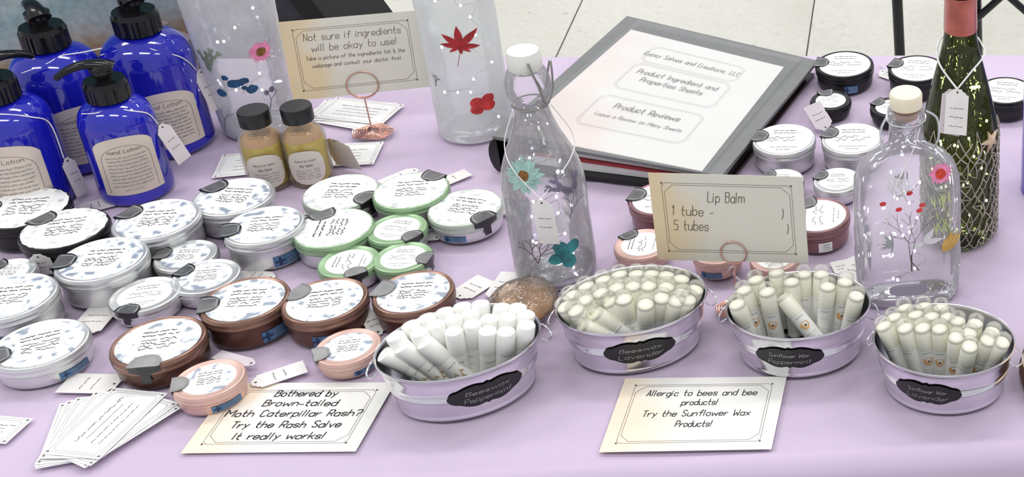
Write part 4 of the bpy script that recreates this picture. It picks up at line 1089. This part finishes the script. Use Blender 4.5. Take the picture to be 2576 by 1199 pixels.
def tube(bk, px, py, kind, pr, label, group, ztop=.0705, fan=.62, spin=0, shift=(0, 0)):
    c, ang = BK[bk]; C = Vector((c[0], c[1], 0)); rt_ = Matrix.Rotation(-ang, 3, 'Z'); ri = Matrix.Rotation(ang, 3, 'Z')
    top = P(px, py, ztop); l = rt_ @ (Vector((top.x, top.y, 0)) - C)
    k = math.hypot(l.x / .062, l.y / .047)
    if k > 1: l = Vector((l.x / k, l.y / k, 0))
    # position at floor level inside the tub
    b = Vector((l.x * fan + shift[0], l.y * fan + shift[1], 0)); kb = math.hypot(b.x / .045, b.y / .033)
    if kb > 1: b = b / kb
    # keep the tube inside the tub wall
    T_ = C + ri @ l; B_ = C + ri @ b; T_.z = TZ + ZT + ztop
    dxy = Vector((T_.x - B_.x, T_.y - B_.y, 0)).length; L = .068
    dz_ = math.sqrt(max(1e-6, L * L - min(dxy, .05) ** 2)); bz = TZ + ZT + .0036 + .0085 * min(dxy, .05) / L
    T2 = Vector((T_.x, T_.y, bz + dz_))
    ax = (T2 - Vector((B_.x, B_.y, bz))).normalized()
    base = T2 - ax * L
    if T_.z > T2.z + .002: base += Vector((0, 0, 0))
    face = (CAMLOC - base).normalized(); x_ = (face - ax * face.dot(ax)).normalized(); y_ = ax.cross(x_)
    m = Matrix((x_, y_, ax)).transposed() @ Matrix.Rotation(R_(spin), 3, 'Z')
    t = thing('lip_balm_tube', label, 'lip balm', base, 0, group); t.rotation_euler = m.to_euler()
    bo, ca, ba = TM[kind]
    bd = ob('tube_body', bo, t); ob('print', LP[pr], bd)
    if ba: ob('clear_tip', ca, ob('cap', ba, t))
    else: ob('cap', ca, t)
    return t
# bucket A, measured cap tops (zoomed coordinates /2.855 + offset)
G1 = 'white capped lip balm tubes in the front left bucket'
ORD = ['first', 'second', 'third', 'fourth', 'fifth', 'sixth', 'seventh', 'eighth', 'ninth', 'tenth']; ia = 0
z2 = lambda x, y: (900 + x / 2.855, 680 + y / 2.855)
for x, y in ((265, 478), (375, 398), (495, 345), (625, 300), (752, 262), (885, 245), (1040, 268), (1155, 265), (440, 455), (558, 398), (687, 355), (812, 315), (950, 355), (1080, 340), (1215, 315), (825, 395)):
    n_ = ia; ia += 1
    lab = ('white tube in the back row of the front left bucket, %s from left' % ORD[n_]) if n_ < 8 else ('white tube in the middle row of the front left bucket, %s from left' % ORD[n_ - 8]) if n_ < 15 else 'white tube in the front row of the front left bucket, second upright one'
    tube('A', *z2(x, y), 'white', 'plain', lab, G1, spin=random.uniform(-60, 60))
for (x, y), lab in (((690, 445), 'white tube in the front left bucket, tallest of its front row'), ((935, 445), 'white tube right of centre in the front row of the front left bucket'), ((1068, 450), 'white tube second from right in the front row of the front left bucket'), ((1215, 400), 'rightmost front white tube beside the rim of the front left bucket')):
    tube('A', *z2(x, y), 'white', 'tan', lab, G1, spin=random.uniform(-30, 30), fan=.75)
for (x, y), lab, sh in (((180, 600), 'leftmost white tube leaning left over the front left bucket rim', (.028, -.004)), ((320, 580), 'white tube leaning left, second from the left rim', (.024, -.006)), ((485, 560), 'white tube leaning left with tan leaf print, third from the left rim', (.026, -.008))):
    tube('A', *z2(x, y), 'white', 'tan', lab, G1, ztop=.060, shift=sh, fan=.7)
G2 = 'clear capped tubes in the beeswax lavender bucket'
z3 = lambda x, y: (1360 + x / 3.33, 640 + y / 3.33)
for i, (x, y) in enumerate(((150, 400), (230, 300), (360, 225), (510, 170), (650, 125), (800, 120), (930, 120), (1060, 130), (1190, 160), (1310, 250), (350, 345), (490, 285), (625, 240), (770, 225), (905, 225), (1060, 235), (1195, 290), (270, 430), (690, 340), (880, 385), (1020, 330), (1150, 350), (1290, 340))):
    tube('B', *z3(x, y), 'clear', 'plain', 'clear capped tube in the %s row of the beeswax lavender bucket, %s from left' % (('back', ORD[i]) if i < 10 else ('middle', ORD[i - 10]) if i < 17 else ('front', ORD[i - 17])), G2, spin=random.uniform(-60, 60), ztop=.0715)
for (x, y), lab, sh in (((290, 540), 'tube leaning left at the front of the beeswax lavender bucket', (.030, -.004)), ((420, 470), 'second leaning tube at the front of the beeswax lavender bucket', (.028, -.006)), ((560, 400), 'third leaning tube at the front of the beeswax lavender bucket', (.022, -.008))):
    tube('B', *z3(x, y), 'clear', 'plain', lab, G2, shift=sh, ztop=.062)
G3 = 'clear capped tubes in the sunflower peppermint bucket'
for (x, y), pr, lab in (((230, 380), 'plain', 'leftmost tube leaning on the sunflower peppermint bucket rim'), ((290, 260), 'sun', 'tube near the left rim of the sunflower peppermint bucket, second from left'), ((390, 170), 'plain', 'back left tube in the sunflower peppermint bucket'),
        ((490, 275), 'sun', 'front tube with orange sunflower at left of the third bucket'), ((570, 110), 'plain', 'tallest back tube left of centre in the third bucket'),
        ((700, 190), 'plain', 'partly hidden tube at the back middle of the third bucket'), ((805, 125), 'plain', 'straight upright tube in the middle of the third bucket'), ((955, 125), 'plain', 'back tube right of centre in the third bucket'),
        ((1010, 230), 'plain', 'front tube right of centre in the third bucket'), ((1160, 190), 'sun', 'back right tube with orange sunflower in the third bucket'), ((1258, 310), 'plain', 'rightmost short tube by the rim of the third bucket')):
    tube('C', 1780 + x / 3.33, 640 + y / 3.33, 'clear', pr, lab, G3, ztop=.0715, spin=random.uniform(-12, 12), fan=.75)
tube('C', 1780 + 590 / 3.33, 640 + 290 / 3.33, 'clear', 'sun', 'tube leaning right with large orange sunflower in the third bucket', G3, ztop=.064, shift=(.03, -.012), fan=.5)
G4 = 'clear capped tubes in the sunflower lavender bucket'
DL = {0: 'front row, first from left', 1: 'back row, first from left', 2: 'back row, second from left', 3: 'front row, second from left', 4: 'middle row, first from left', 5: 'back row, third from left', 7: 'middle row, second from left', 8: 'back row, fourth from left', 10: 'middle row, third from left', 12: 'middle row, fourth from left',
      13: 'front row, nearest the viewer', 14: 'front row, just behind the nearest tube', 15: 'middle row, fifth from left', 17: 'middle row, rightmost', 18: 'front row, rightmost against the rim'}
DL = {k: 'clear capped tube in the rightmost bucket, ' + v for k, v in DL.items()}
for i, (x, y) in enumerate(((230, 320), (310, 255), (395, 180), (400, 345), (480, 240), (545, 170), (535, 345), (605, 255), (680, 185), (668, 350), (735, 260), (800, 420), (810, 290), (905, 490), (900, 390), (950, 310), (1050, 440), (1085, 375), (1160, 450))):
    sun = i in (6, 9, 11, 16)
    tube('D', 2140 + x / 2.998, 700 + y / 2.998, 'clear', 'sun' if sun else 'plain', ('sunflower printed tube at the front of the rightmost bucket, %s' % {6: 'third from its left rim', 9: 'left of its middle', 11: 'at its middle', 16: 'by its right rim'}[i]) if sun else DL[i], G4, ztop=.0705, spin=random.uniform(-10, 10) if sun else random.uniform(-60, 60))

# ------------------------------------------------------------------ cards
def card_quad(name, cs, label, cat='card', mat='card', z=.0012, group=None, th=.0004):
    """flat rectangle fitted to four table points TL TR BR BL; returns object and (u,v) mapper in metres from the centre"""
    p = [P(*c, z) if len(c) == 2 else Vector(c) for c in cs]
    c = sum(p, Vector()) / 4; ux = ((p[1] - p[0]) + (p[2] - p[3])); uy = ((p[0] - p[3]) + (p[1] - p[2]))
    w, h = ux.length / 4, uy.length / 4; ux.normalize(); uy = (uy - ux * uy.dot(ux)).normalized(); n = ux.cross(uy)
    pts = [c - ux * w + uy * h, c - ux * w - uy * h, c + ux * w - uy * h, c + ux * w + uy * h]
    o = ob(name, None); bpy.data.objects.remove(o)
    rot = Matrix((ux, uy, n)).transposed()
    me = mesh(name, *box(-w, w, -h, h, -th, 0), mat, smooth=False)
    o = ob(name, me); o.location = c; o.rotation_euler = rot.to_euler()
    tag(o, label, cat, group)
    return o, w, h
def write(o, lines, w, h, frame=True, lw=.0004, mat='ink', m=.014):
    q = []
    for s, y, size, wid, *cx in lines: q += text(s, cx[0] if cx else 0, y, size, lw * (1 if size > .006 else .75), width=wid)
    fr = frame_lines(w, h, m, .0003) if frame else []
    flatq(q, lambda u, v: (u, v, .0003), 'print', [mat, 'brown_ink'], o, [(fr, 1)])
# rash card and sunflower card
o, w, h = card_quad('notice_card', [(577, 962), (985, 962), (905, 1133), (460, 1140)], 'flat white card about caterpillar rash, left of the front bucket', z=.0016)
write(o, [('Bothered by', .0265, .0080, .052), ('Brown-tailed', .0135, .0080, .062), ('Moth Caterpillar Rash?', .000, .0080, .112), ('Try the Rash Salve', -.0145, .0080, .090), ('It really works!', -.029, .0080, .074)], w, h, lw=.0010)
o, w, h = card_quad('notice_card', [(1570, 950), (1977, 947), (1943, 1128), (1510, 1137)], 'flat white card about bee allergy in front of the middle buckets', z=.0014)
write(o, [('Allergic to bees and bee', .0235, .0078, .100), ('products!', .0105, .0078, .032), ('Try the Sunflower Wax', -.0045, .0078, .096), ('Products!', -.0185, .0078, .032)], w, h, lw=.0008)
# business cards: fan at lower left
GF = 'fanned business cards at the front left'
def bcard(c, ang, label, z, group, txt=True, w=.0420, h=.0245, lines=3):
    p = P(*c, z) if abs(c[0]) > 3 else Vector((c[0], c[1], TZ + z)); o = ob('business_card', mesh('business_card', *box(-w, w, -h, h, -.0003, 0), 'white_paper', smooth=False), None, p, (0, 0, R_(ang)))
    tag(o, label, 'business card', group)
    if txt:
        q = scribble(-w * .6, w * .75, h * .35, .0022, .0005)
        s = frame_lines(w, h, .005, .0002, .003); s += stroke([(-w * .5, h * .08), (w * .55, h * .08)], .0004)
        for i in range(2): s += scribble(-w * .6, w * .6, -h * (.2 + .28 * i), .0012, .0004)
        flatq(q, lambda u, v: (u, v, .0002), 'print', ['grey_ink', 'grey_ink'], o, [(s, 1)])
    return o
for i, (ang, cx, cy, lab) in enumerate(((103, -1.1285, -.6450, 'bottom card of the fan, steepest tilt at its left'), (99, -1.1265, -.6445, 'second card of the fan from the left'), (94, -1.1235, -.6440, 'third card of the fan from the left'), (58, -1.1020, -.6475, 'card of the fan lying furthest to the right'),
        (64, -1.1035, -.6460, 'second card of the fan from the right'), (86, -1.1165, -.6425, 'card showing beside the left edge of the top card'), (77, -1.1100, -.6420, 'top card of the fan with its printed frame in full view'))):
    bcard((cx, cy), ang, lab, .0012 + .0007 * i, GF)
bcard((-1.2075, -.6365), -12, 'small card cut by the left picture edge, left of the fan', .0012, 'loose business cards', w=.031, h=.0158)
GB2 = 'business cards by the copper ring stand'
bcard((-1.088, -.106), -20, 'lowest business card behind the copper ring stand', .0010, GB2)
bcard((-1.084, -.098), -8, 'middle business card behind the copper ring stand', .0018, GB2)
bcard((-1.076, -.099), -14, 'right business card behind the copper ring stand', .0026, GB2)
bcard((-1.068, -.196), 4, 'business card under the copper coil, right of the oil bottles', .0010, 'business cards around the oil bottles')
bcard((-1.143, -.211), 9, 'business card behind the left oil bottle', .0018, 'business cards around the oil bottles')
# folded kraft tag beside the right oil bottle
A, B = P(838, 350, .045), P(878, 420, .001)
o = tagsheet('kraft_tag', A, B, .034, 'tan card tag leaning on the right oil bottle', None, cat='tag', mat='card_cream', lines=0)

string([P(1800, 694, .004), P(1822, 690, .006), P(1836, 674, .016), P(1850, 668, .014), P(1846, 690, .006), P(1862, 705, .002)], 'cotton_string', 'white cotton string knotted beside the small pink tin under the lip balm card', r=.0011)
string([P(2213, 160, .002), P(2225, 172, .003), P(2240, 190, .002)], 'cotton_string', 'white string beside the tag between the two back black tins', r=.0006)
# ring card holders with standing cards
def standing(cs, base, yaw, lean, lines, label, hl, lw=.0004, wfix=None, ringpx=None, bot=0):
    b = P(*base); y, l = R_(yaw), R_(lean)
    n = Vector((math.sin(y) * math.cos(l), -math.cos(y) * math.cos(l), math.sin(l)))
    def onp(px, py): d = ray(px, py); return CAMLOC + d * ((b - CAMLOC).dot(n) / d.dot(n))
    p = [onp(*c) for c in cs]
    o, w, h = card_quad('notice_card', p, label, mat='card_cream', th=.0005)
    write(o, lines, w, h, lw=lw, mat='brown_ink')
    rc = onp(*ringpx); t = thing('wire_card_holder', hl, 'card holder', (b.x, b.y, TZ + ZT), 0, 'copper wire card holders')
    off = Vector((b.x, b.y, TZ + ZT)); rr = 30 * (rc - CAMLOC).length / FPX
    ux = Vector((math.cos(y), math.sin(y), 0)); vx = n.cross(ux); vx = vx if vx.z > 0 else -vx
    f_ = rc - off + n * .0012; bk_ = rc - off - n * .0018
    ring = [f_ + (ux * math.cos(R_(a)) + vx * math.sin(R_(a))) * rr for a in range(-90, 271, 12)]
    ring2 = [bk_ + (ux * math.cos(R_(a)) + vx * math.sin(R_(a))) * rr * .96 for a in range(-90, 271, 12)]
    ob('ring', mesh('ring', *join(sweep(ring, .0007, 6), sweep(ring2, .0007, 6)), 'copper_wire'), t)
    ob('stem', mesh('stem', *sweep([ring[0], (0, 0, .006)], .0008, 6), 'copper_wire'), t)
    coil = []
    for i in range(110):
        a = i * .42; r = .004 + .0145 * i / 110; coil.append((r * 1.25 * math.cos(a) + .0006 * math.sin(i * 3.1), r * .95 * math.sin(a), .0012 + .0045 * (1 - i / 110) + .0014 * math.sin(i * 1.7) + .0012))
    ob('coil_base', mesh('coil_base', *sweep(coil, .0009, 5), 'copper_wire'), t)
    return t
standing([(1625, 432), (2013, 447), (2040, 660), (1660, 655)], (1856, 780), -9, 6,
         [('Lip Balm', .0185, .0115, .036, -.002), ('1 tube -', .0025, .0110, .040, -.036), (')', .0025, .0100, .0018, .053), ('5 tubes', -.0140, .0110, .034, -.039), (')', -.0140, .0100, .0018, .057)], 'cream card reading Lip Balm standing behind the middle buckets', 'copper ring holder gripping the lip balm card', lw=.0006, ringpx=(1846, 634))
standing([(703, 60), (1047, 22), (1085, 222), (735, 250)], (938, 338), 12, 13,
         [('Not sure if ingredients', .022, .0085, .098), ('will be okay to use!', .009, .0085, .086), ('Take a picture of the ingredients list & the', -.001, .0045, .100), ('webpage and consult your doctor first', -.010, .0045, .090)], 'cream card about ingredients standing between the jar and leaf bottle', 'copper ring holder with coiled base gripping the ingredients card', lw=.0005, ringpx=(912, 213))

# ------------------------------------------------------------------ binder
def binder():
    ZH = [.046, .022, .030, .050]
    A, Bc, C, D = P(1577, 40, ZH[0]), P(2057, 152, ZH[1]), P(1815, 442, ZH[2]), P(1238, 342, ZH[3])
    o0 = (A + Bc + C + D) / 4; o0.z = TZ + ZT
    t = thing('ring_binder', 'grey ring binder lying closed with a white title page on top', 'binder', o0)
    L = lambda p: p - o0
    def blk(ps, top, bot, nm, mat, parent=t):
        vs = [Vector((p.x, p.y, 0)) - Vector((o0.x, o0.y, 0)) + Vector((0, 0, z)) for z, p in [(top(i), p) for i, p in enumerate(ps)]]
        lo = [Vector((v.x, v.y, bot(i))) for i, v in enumerate(vs)]
        n = len(ps); return ob(nm, mesh(nm, vs + lo, [tuple(range(n))[::-1], tuple(range(n, 2 * n))] + [(i, (i + 1) % n, (i + 1) % n + n, i + n) for i in range(n)], mat, smooth=False), parent)
    full = [A, Bc, C, D]
    cov = blk(full, lambda i: ZH[i] - ZT, lambda i: ZH[i] - .0050, 'top_cover', 'binder_grey')
    lerp = lambda p, q, k: p + (q - p) * k
    def inset(u0, u1, v0, v1):
        f = lambda u, v: lerp(lerp(A, Bc, u), lerp(D, C, u), v); return [f(u0, v0), f(u1, v0), f(u1, v1), f(u0, v1)]
    fr4 = lambda k, c=0: (lambda i: (ZH[i] - .0052) * k + c)
    blk(inset(0.0, .985, .01, .985), fr4(.16), lambda i: .0, 'bottom_cover', 'binder_black')
    blk(inset(.05, .95, .04, .955), fr4(.50), fr4(.17), 'page_block', 'white_paper')
    blk(inset(.05, .96, .05, .965), fr4(.62), fr4(.505), 'page_divider', 'page_red')
    blk(inset(.06, .95, .05, .955), fr4(.97), fr4(.625), 'page_block', 'white_paper')
    # rounded black spine along the left side, A to D
    spv, n = [], 9; d = (D - A); ln = Vector((d.x, d.y, 0)).normalized(); out = Vector((ln.y, -ln.x, 0));
    if out.dot(A - Bc) < 0: out = -out
    ring = []
    for i in range(n):
        a = -math.pi / 2 + math.pi * i / (n - 1); ring.append((.012 * math.cos(a), .5 + .5 * math.sin(a)))
    vs, fs = [], []
    for pnt, zc in ((A, ZH[0]), (D, ZH[3])):
        for o_, k in ring:
            q = L(pnt) + out * (o_ - .004); vs.append((q.x, q.y, (zc - .004) * k))
    for i in range(n - 1): fs.append((i, i + 1, n + i + 1, n + i))
    fs += [tuple(range(n))[::-1], tuple(range(n, 2 * n))]
    ob('spine', mesh('spine', vs, fs, 'binder_black', ang=50), t)
    # title page and clear pocket
    zp = [.0455, .0245, .0305, .0485]
    pg = [P(1588, 78, zp[0]), P(1972, 172, zp[1]), P(1766, 434, zp[2]), P(1289, 340, zp[3])]
    pb = 0
    page = blk(pg, lambda i: zp[i] + .0022 - ZT, lambda i: zp[i] + .0004 - ZT, 'title_page', 'card_title')
    def g(u, v, off=.0026):   # u 0..1 left-right, v 0..1 bottom-top
        p = lerp(lerp(pg[3], pg[2], u), lerp(pg[0], pg[1], u), v); p = p - o0; p.z += off; return p
    s = .2; q = []
    def line(tx, cu, cv, size, wid, lw=.0005):
        for qq in text(tx, 0, 0, size, lw, .1, .3, width=wid): q.append([(cu + a / .216, cv + b / .262) for a, b in qq])
    line('Gypsy Salves and Creations, LLC', .50, .815, .0090, .128, .0006)
    line('Product Ingredient and', .505, .650, .0100, .104, .0007)
    line('Properties Sheets', .505, .585, .0100, .080, .0007)
    line('Product Reviews', .51, .335, .0110, .080, .0008)
    line('Leave a Review on Many Sheets', .51, .255, .0068, .104, .0005)
    fr = []
    for u0, u1, v0, v1 in ((.22, .80, .50, .73), (.22, .80, .17, .42), (.22, .80, .76, .90)):
        c1, c2 = .035, .028
        for e in (0, .008):
            fr += stroke([(u0 + c1 - e, v1 + e), (u1 - c1 + e, v1 + e), (u1 + e, v1 - c2 + e), (u1 + e, v0 + c2 - e), (u1 - c1 + e, v0 - e), (u0 + c1 - e, v0 - e), (u0 - e, v0 + c2 - e), (u0 - e, v1 - c2 + e), (u0 + c1 - e, v1 + e)], .0010)
    flatq(q, g, 'print', ['grey_ink', 'pale_ink'], page, [(fr, 1)])
    pk = [P(1606, 51, .0485), P(2014, 150, .0265), P(1772, 438, .0335), P(1262, 345, .0520)]
    pv, pf = [], []; n = 14
    for i in range(n + 1):
        for j in range(n + 1):
            u, v = i / n, j / n; p = lerp(lerp(pk[0], pk[1], u), lerp(pk[3], pk[2], u), v) - o0
            p.z += .0006 + .0009 * math.sin(u * 7 + v * 3) * math.exp(-((v - .04) / .12) ** 2) + .0003 * math.sin(v * 19 + u * 4); pv.append(p)
    for i in range(n):
        for j in range(n): pf.append((i * (n + 1) + j, i * (n + 1) + j + 1, (i + 1) * (n + 1) + j + 1, (i + 1) * (n + 1) + j))
    ob('clear_pocket', mesh('clear_pocket', pv, pf, 'pocket', ang=80), t)
M['card_title'] = paper_mat('title_paper', (0.86, 0.85, 0.83), (0.88, 0.78, 0.74))
binder()

# ------------------------------------------------------------------ amber soap, wood slice, bag, chair
def soap():
    p = P(1322, 790); t = thing('wrapped_soap', 'round amber brown soap in crinkled clear wrap behind the front bucket', 'soap', (p.x, p.y, TZ + ZT), R_(10))
    def dome(R, Rb, h, e=.0, n=40, m=12):
        vs, fs = [], []
        for i in range(m + 1):
            a = -math.pi / 2 + math.pi * i / m
            for k in range(n):
                b = 2 * math.pi * k / n; w_ = 1 + e * math.sin(b * 11 + i) * math.cos(a)
                vs.append((R * math.cos(a) * math.cos(b) * w_, Rb * math.cos(a) * math.sin(b) * w_, h * (1 + math.sin(a)) + .0002))
        for i in range(m):
            for k in range(n): fs.append((i * n + k, i * n + (k + 1) % n, (i + 1) * n + (k + 1) % n, (i + 1) * n + k))
        return vs, fs
    ob('soap_cake', mesh('soap_cake', *dome(.027, .031, .011, .03), 'amber_core'), t)
    ob('clear_wrap', mesh('clear_wrap', *dome(.0325, .037, .0150, .02, 60, 16), 'amber'), t)
soap()
def slice_():
    p = P(2733, 948, .0); t = thing('wood_slice', 'round wood slice with dark bark at the right picture edge', 'wood slice', (p.x, p.y, TZ + ZT))
    n = 60; R = .066; vs, fs = [], []
    for z, k in ((0, .97), (.004, 1), (.016, 1), (.020, .97)):
        for i in range(n): a = 2 * math.pi * i / n; r = R * k * (1 + .012 * math.sin(5 * a) + .008 * math.sin(17 * a)); vs.append((r * math.cos(a), r * math.sin(a), z))
    for j in range(3):
        for i in range(n): fs.append((j * n + i, j * n + (i + 1) % n, (j + 1) * n + (i + 1) % n, (j + 1) * n + i))
    fs.append(tuple(range(n))[::-1])
    ob('bark', mesh('bark', vs, fs, 'bark', ang=60), t)
    v2 = [(vs[3 * n + i][0] * (.975), vs[3 * n + i][1] * .975, .0206) for i in range(n)] + [(vs[3 * n + i][0], vs[3 * n + i][1], .0195) for i in range(n)]
    ob('wood_face', mesh('wood_face', v2, [tuple(range(n))] + [(i, i + n, (i + 1) % n + n, (i + 1) % n) for i in range(n)], 'wood', smooth=False), t)
slice_()
def bag():
    # right lower corner of a soft bag standing behind the table
    Y = .62; a, b = onY(822, 47, Y), onY(770, -20, Y)
    sl = (b - a); x1, z1 = a.x, a.z
    c = Vector((x1 - .16, Y + .09, 0)); t = thing('fabric_bag', 'charcoal fabric bag with black trim on the floor behind the table', 'bag', c)
    k = sl.x / sl.z
    secs = []
    xr = lambda z: (x1 + k * (z - z1)) - c.x
    vs, fs = [], []; zs = [0, .03, .15, .3, .42, z1, z1 + .10, z1 + .2]
    for z in zs:
        xx = xr(max(z, z1 - .12)); w_ = .18
        for px_, py_ in ((xx - .42, -.09), (xx - .03, -.09), (xx - .03, .09), (xx - .42, .09)): vs.append((px_, py_ * (1 - .1 * (z == 0)), z))
    for i in range(len(zs) - 1):
        for j in range(4): fs.append((i * 4 + j, i * 4 + (j + 1) % 4, (i + 1) * 4 + (j + 1) % 4, (i + 1) * 4 + j))
    m = len(zs) - 1; fs += [(3, 2, 1, 0), (m * 4, m * 4 + 1, m * 4 + 2, m * 4 + 3)]
    ob('bag_body', mesh('bag_body', vs, fs, 'fabric_dark', smooth=False), t)
    vs2, fs2 = [], []
    for z in zs:
        xx = xr(max(z, z1 - .12))
        for px_, py_ in ((xx - .032, -.095), (xx, -.092), (xx, .092), (xx - .032, .095)): vs2.append((px_, py_, z + .001))
    for i in range(len(zs) - 1):
        for j in range(4): fs2.append((i * 4 + j, i * 4 + (j + 1) % 4, (i + 1) * 4 + (j + 1) % 4, (i + 1) * 4 + j))
    fs2 += [(3, 2, 1, 0), (m * 4, m * 4 + 1, m * 4 + 2, m * 4 + 3)]
    ob('trim', mesh('trim', vs2, fs2, 'fabric_black', smooth=False), t)
bag()
def chair():
    Y = .85
    L0, L1 = onY(2263, 124, Y), onY(2257, 0, Y); R0, R1 = onY(2455, 118, Y), onY(2452, 0, Y)
    c = Vector(((L0.x + R0.x) / 2, Y, 0)); t = thing('folding_chair', 'black folding chair behind the table, only its tubes showing', 'chair', c)
    def leg(a, b, r, nm='leg', zlo=0, zhi=.46, yo=0):
        k = (b.x - a.x) / (b.z - a.z); lo = Vector((a.x + k * (zlo - a.z), Y + yo, zlo)); hi = Vector((a.x + k * (zhi - a.z), Y + yo, zhi))
        return ob(nm, mesh(nm, *sweep([lo - c, hi - c], r, 12), 'black_metal'), t)
    leg(L0, L1, .0105); leg(R0, R1, .0135)
    a, b = onY(2440, 62, Y - .015), onY(2512, -2, Y - .015); k = (b - a)
    p0 = a - k * .4; p1 = a + k * 2.2
    ob('brace', mesh('brace', *sweep([p0 - c, p1 - c], .0075, 10), 'black_metal'), t)
    a, b = onY(2576, 25, Y + .02), onY(2545, -2, Y + .02); k = (b - a)
    ob('brace', mesh('brace', *sweep([a - k * 2 - c, a + k * 2 - c], .0075, 10), 'black_metal'), t)
    x0, x1 = L1.x - c.x - .02, R1.x - c.x + .14
    ob('seat', mesh('seat', *join(box(x0, x1, -.03, .38, .455, .475), box(x0 + .01, x1 - .01, -.02, .37, .475, .485)), 'fabric_black', smooth=False), t)
chair()
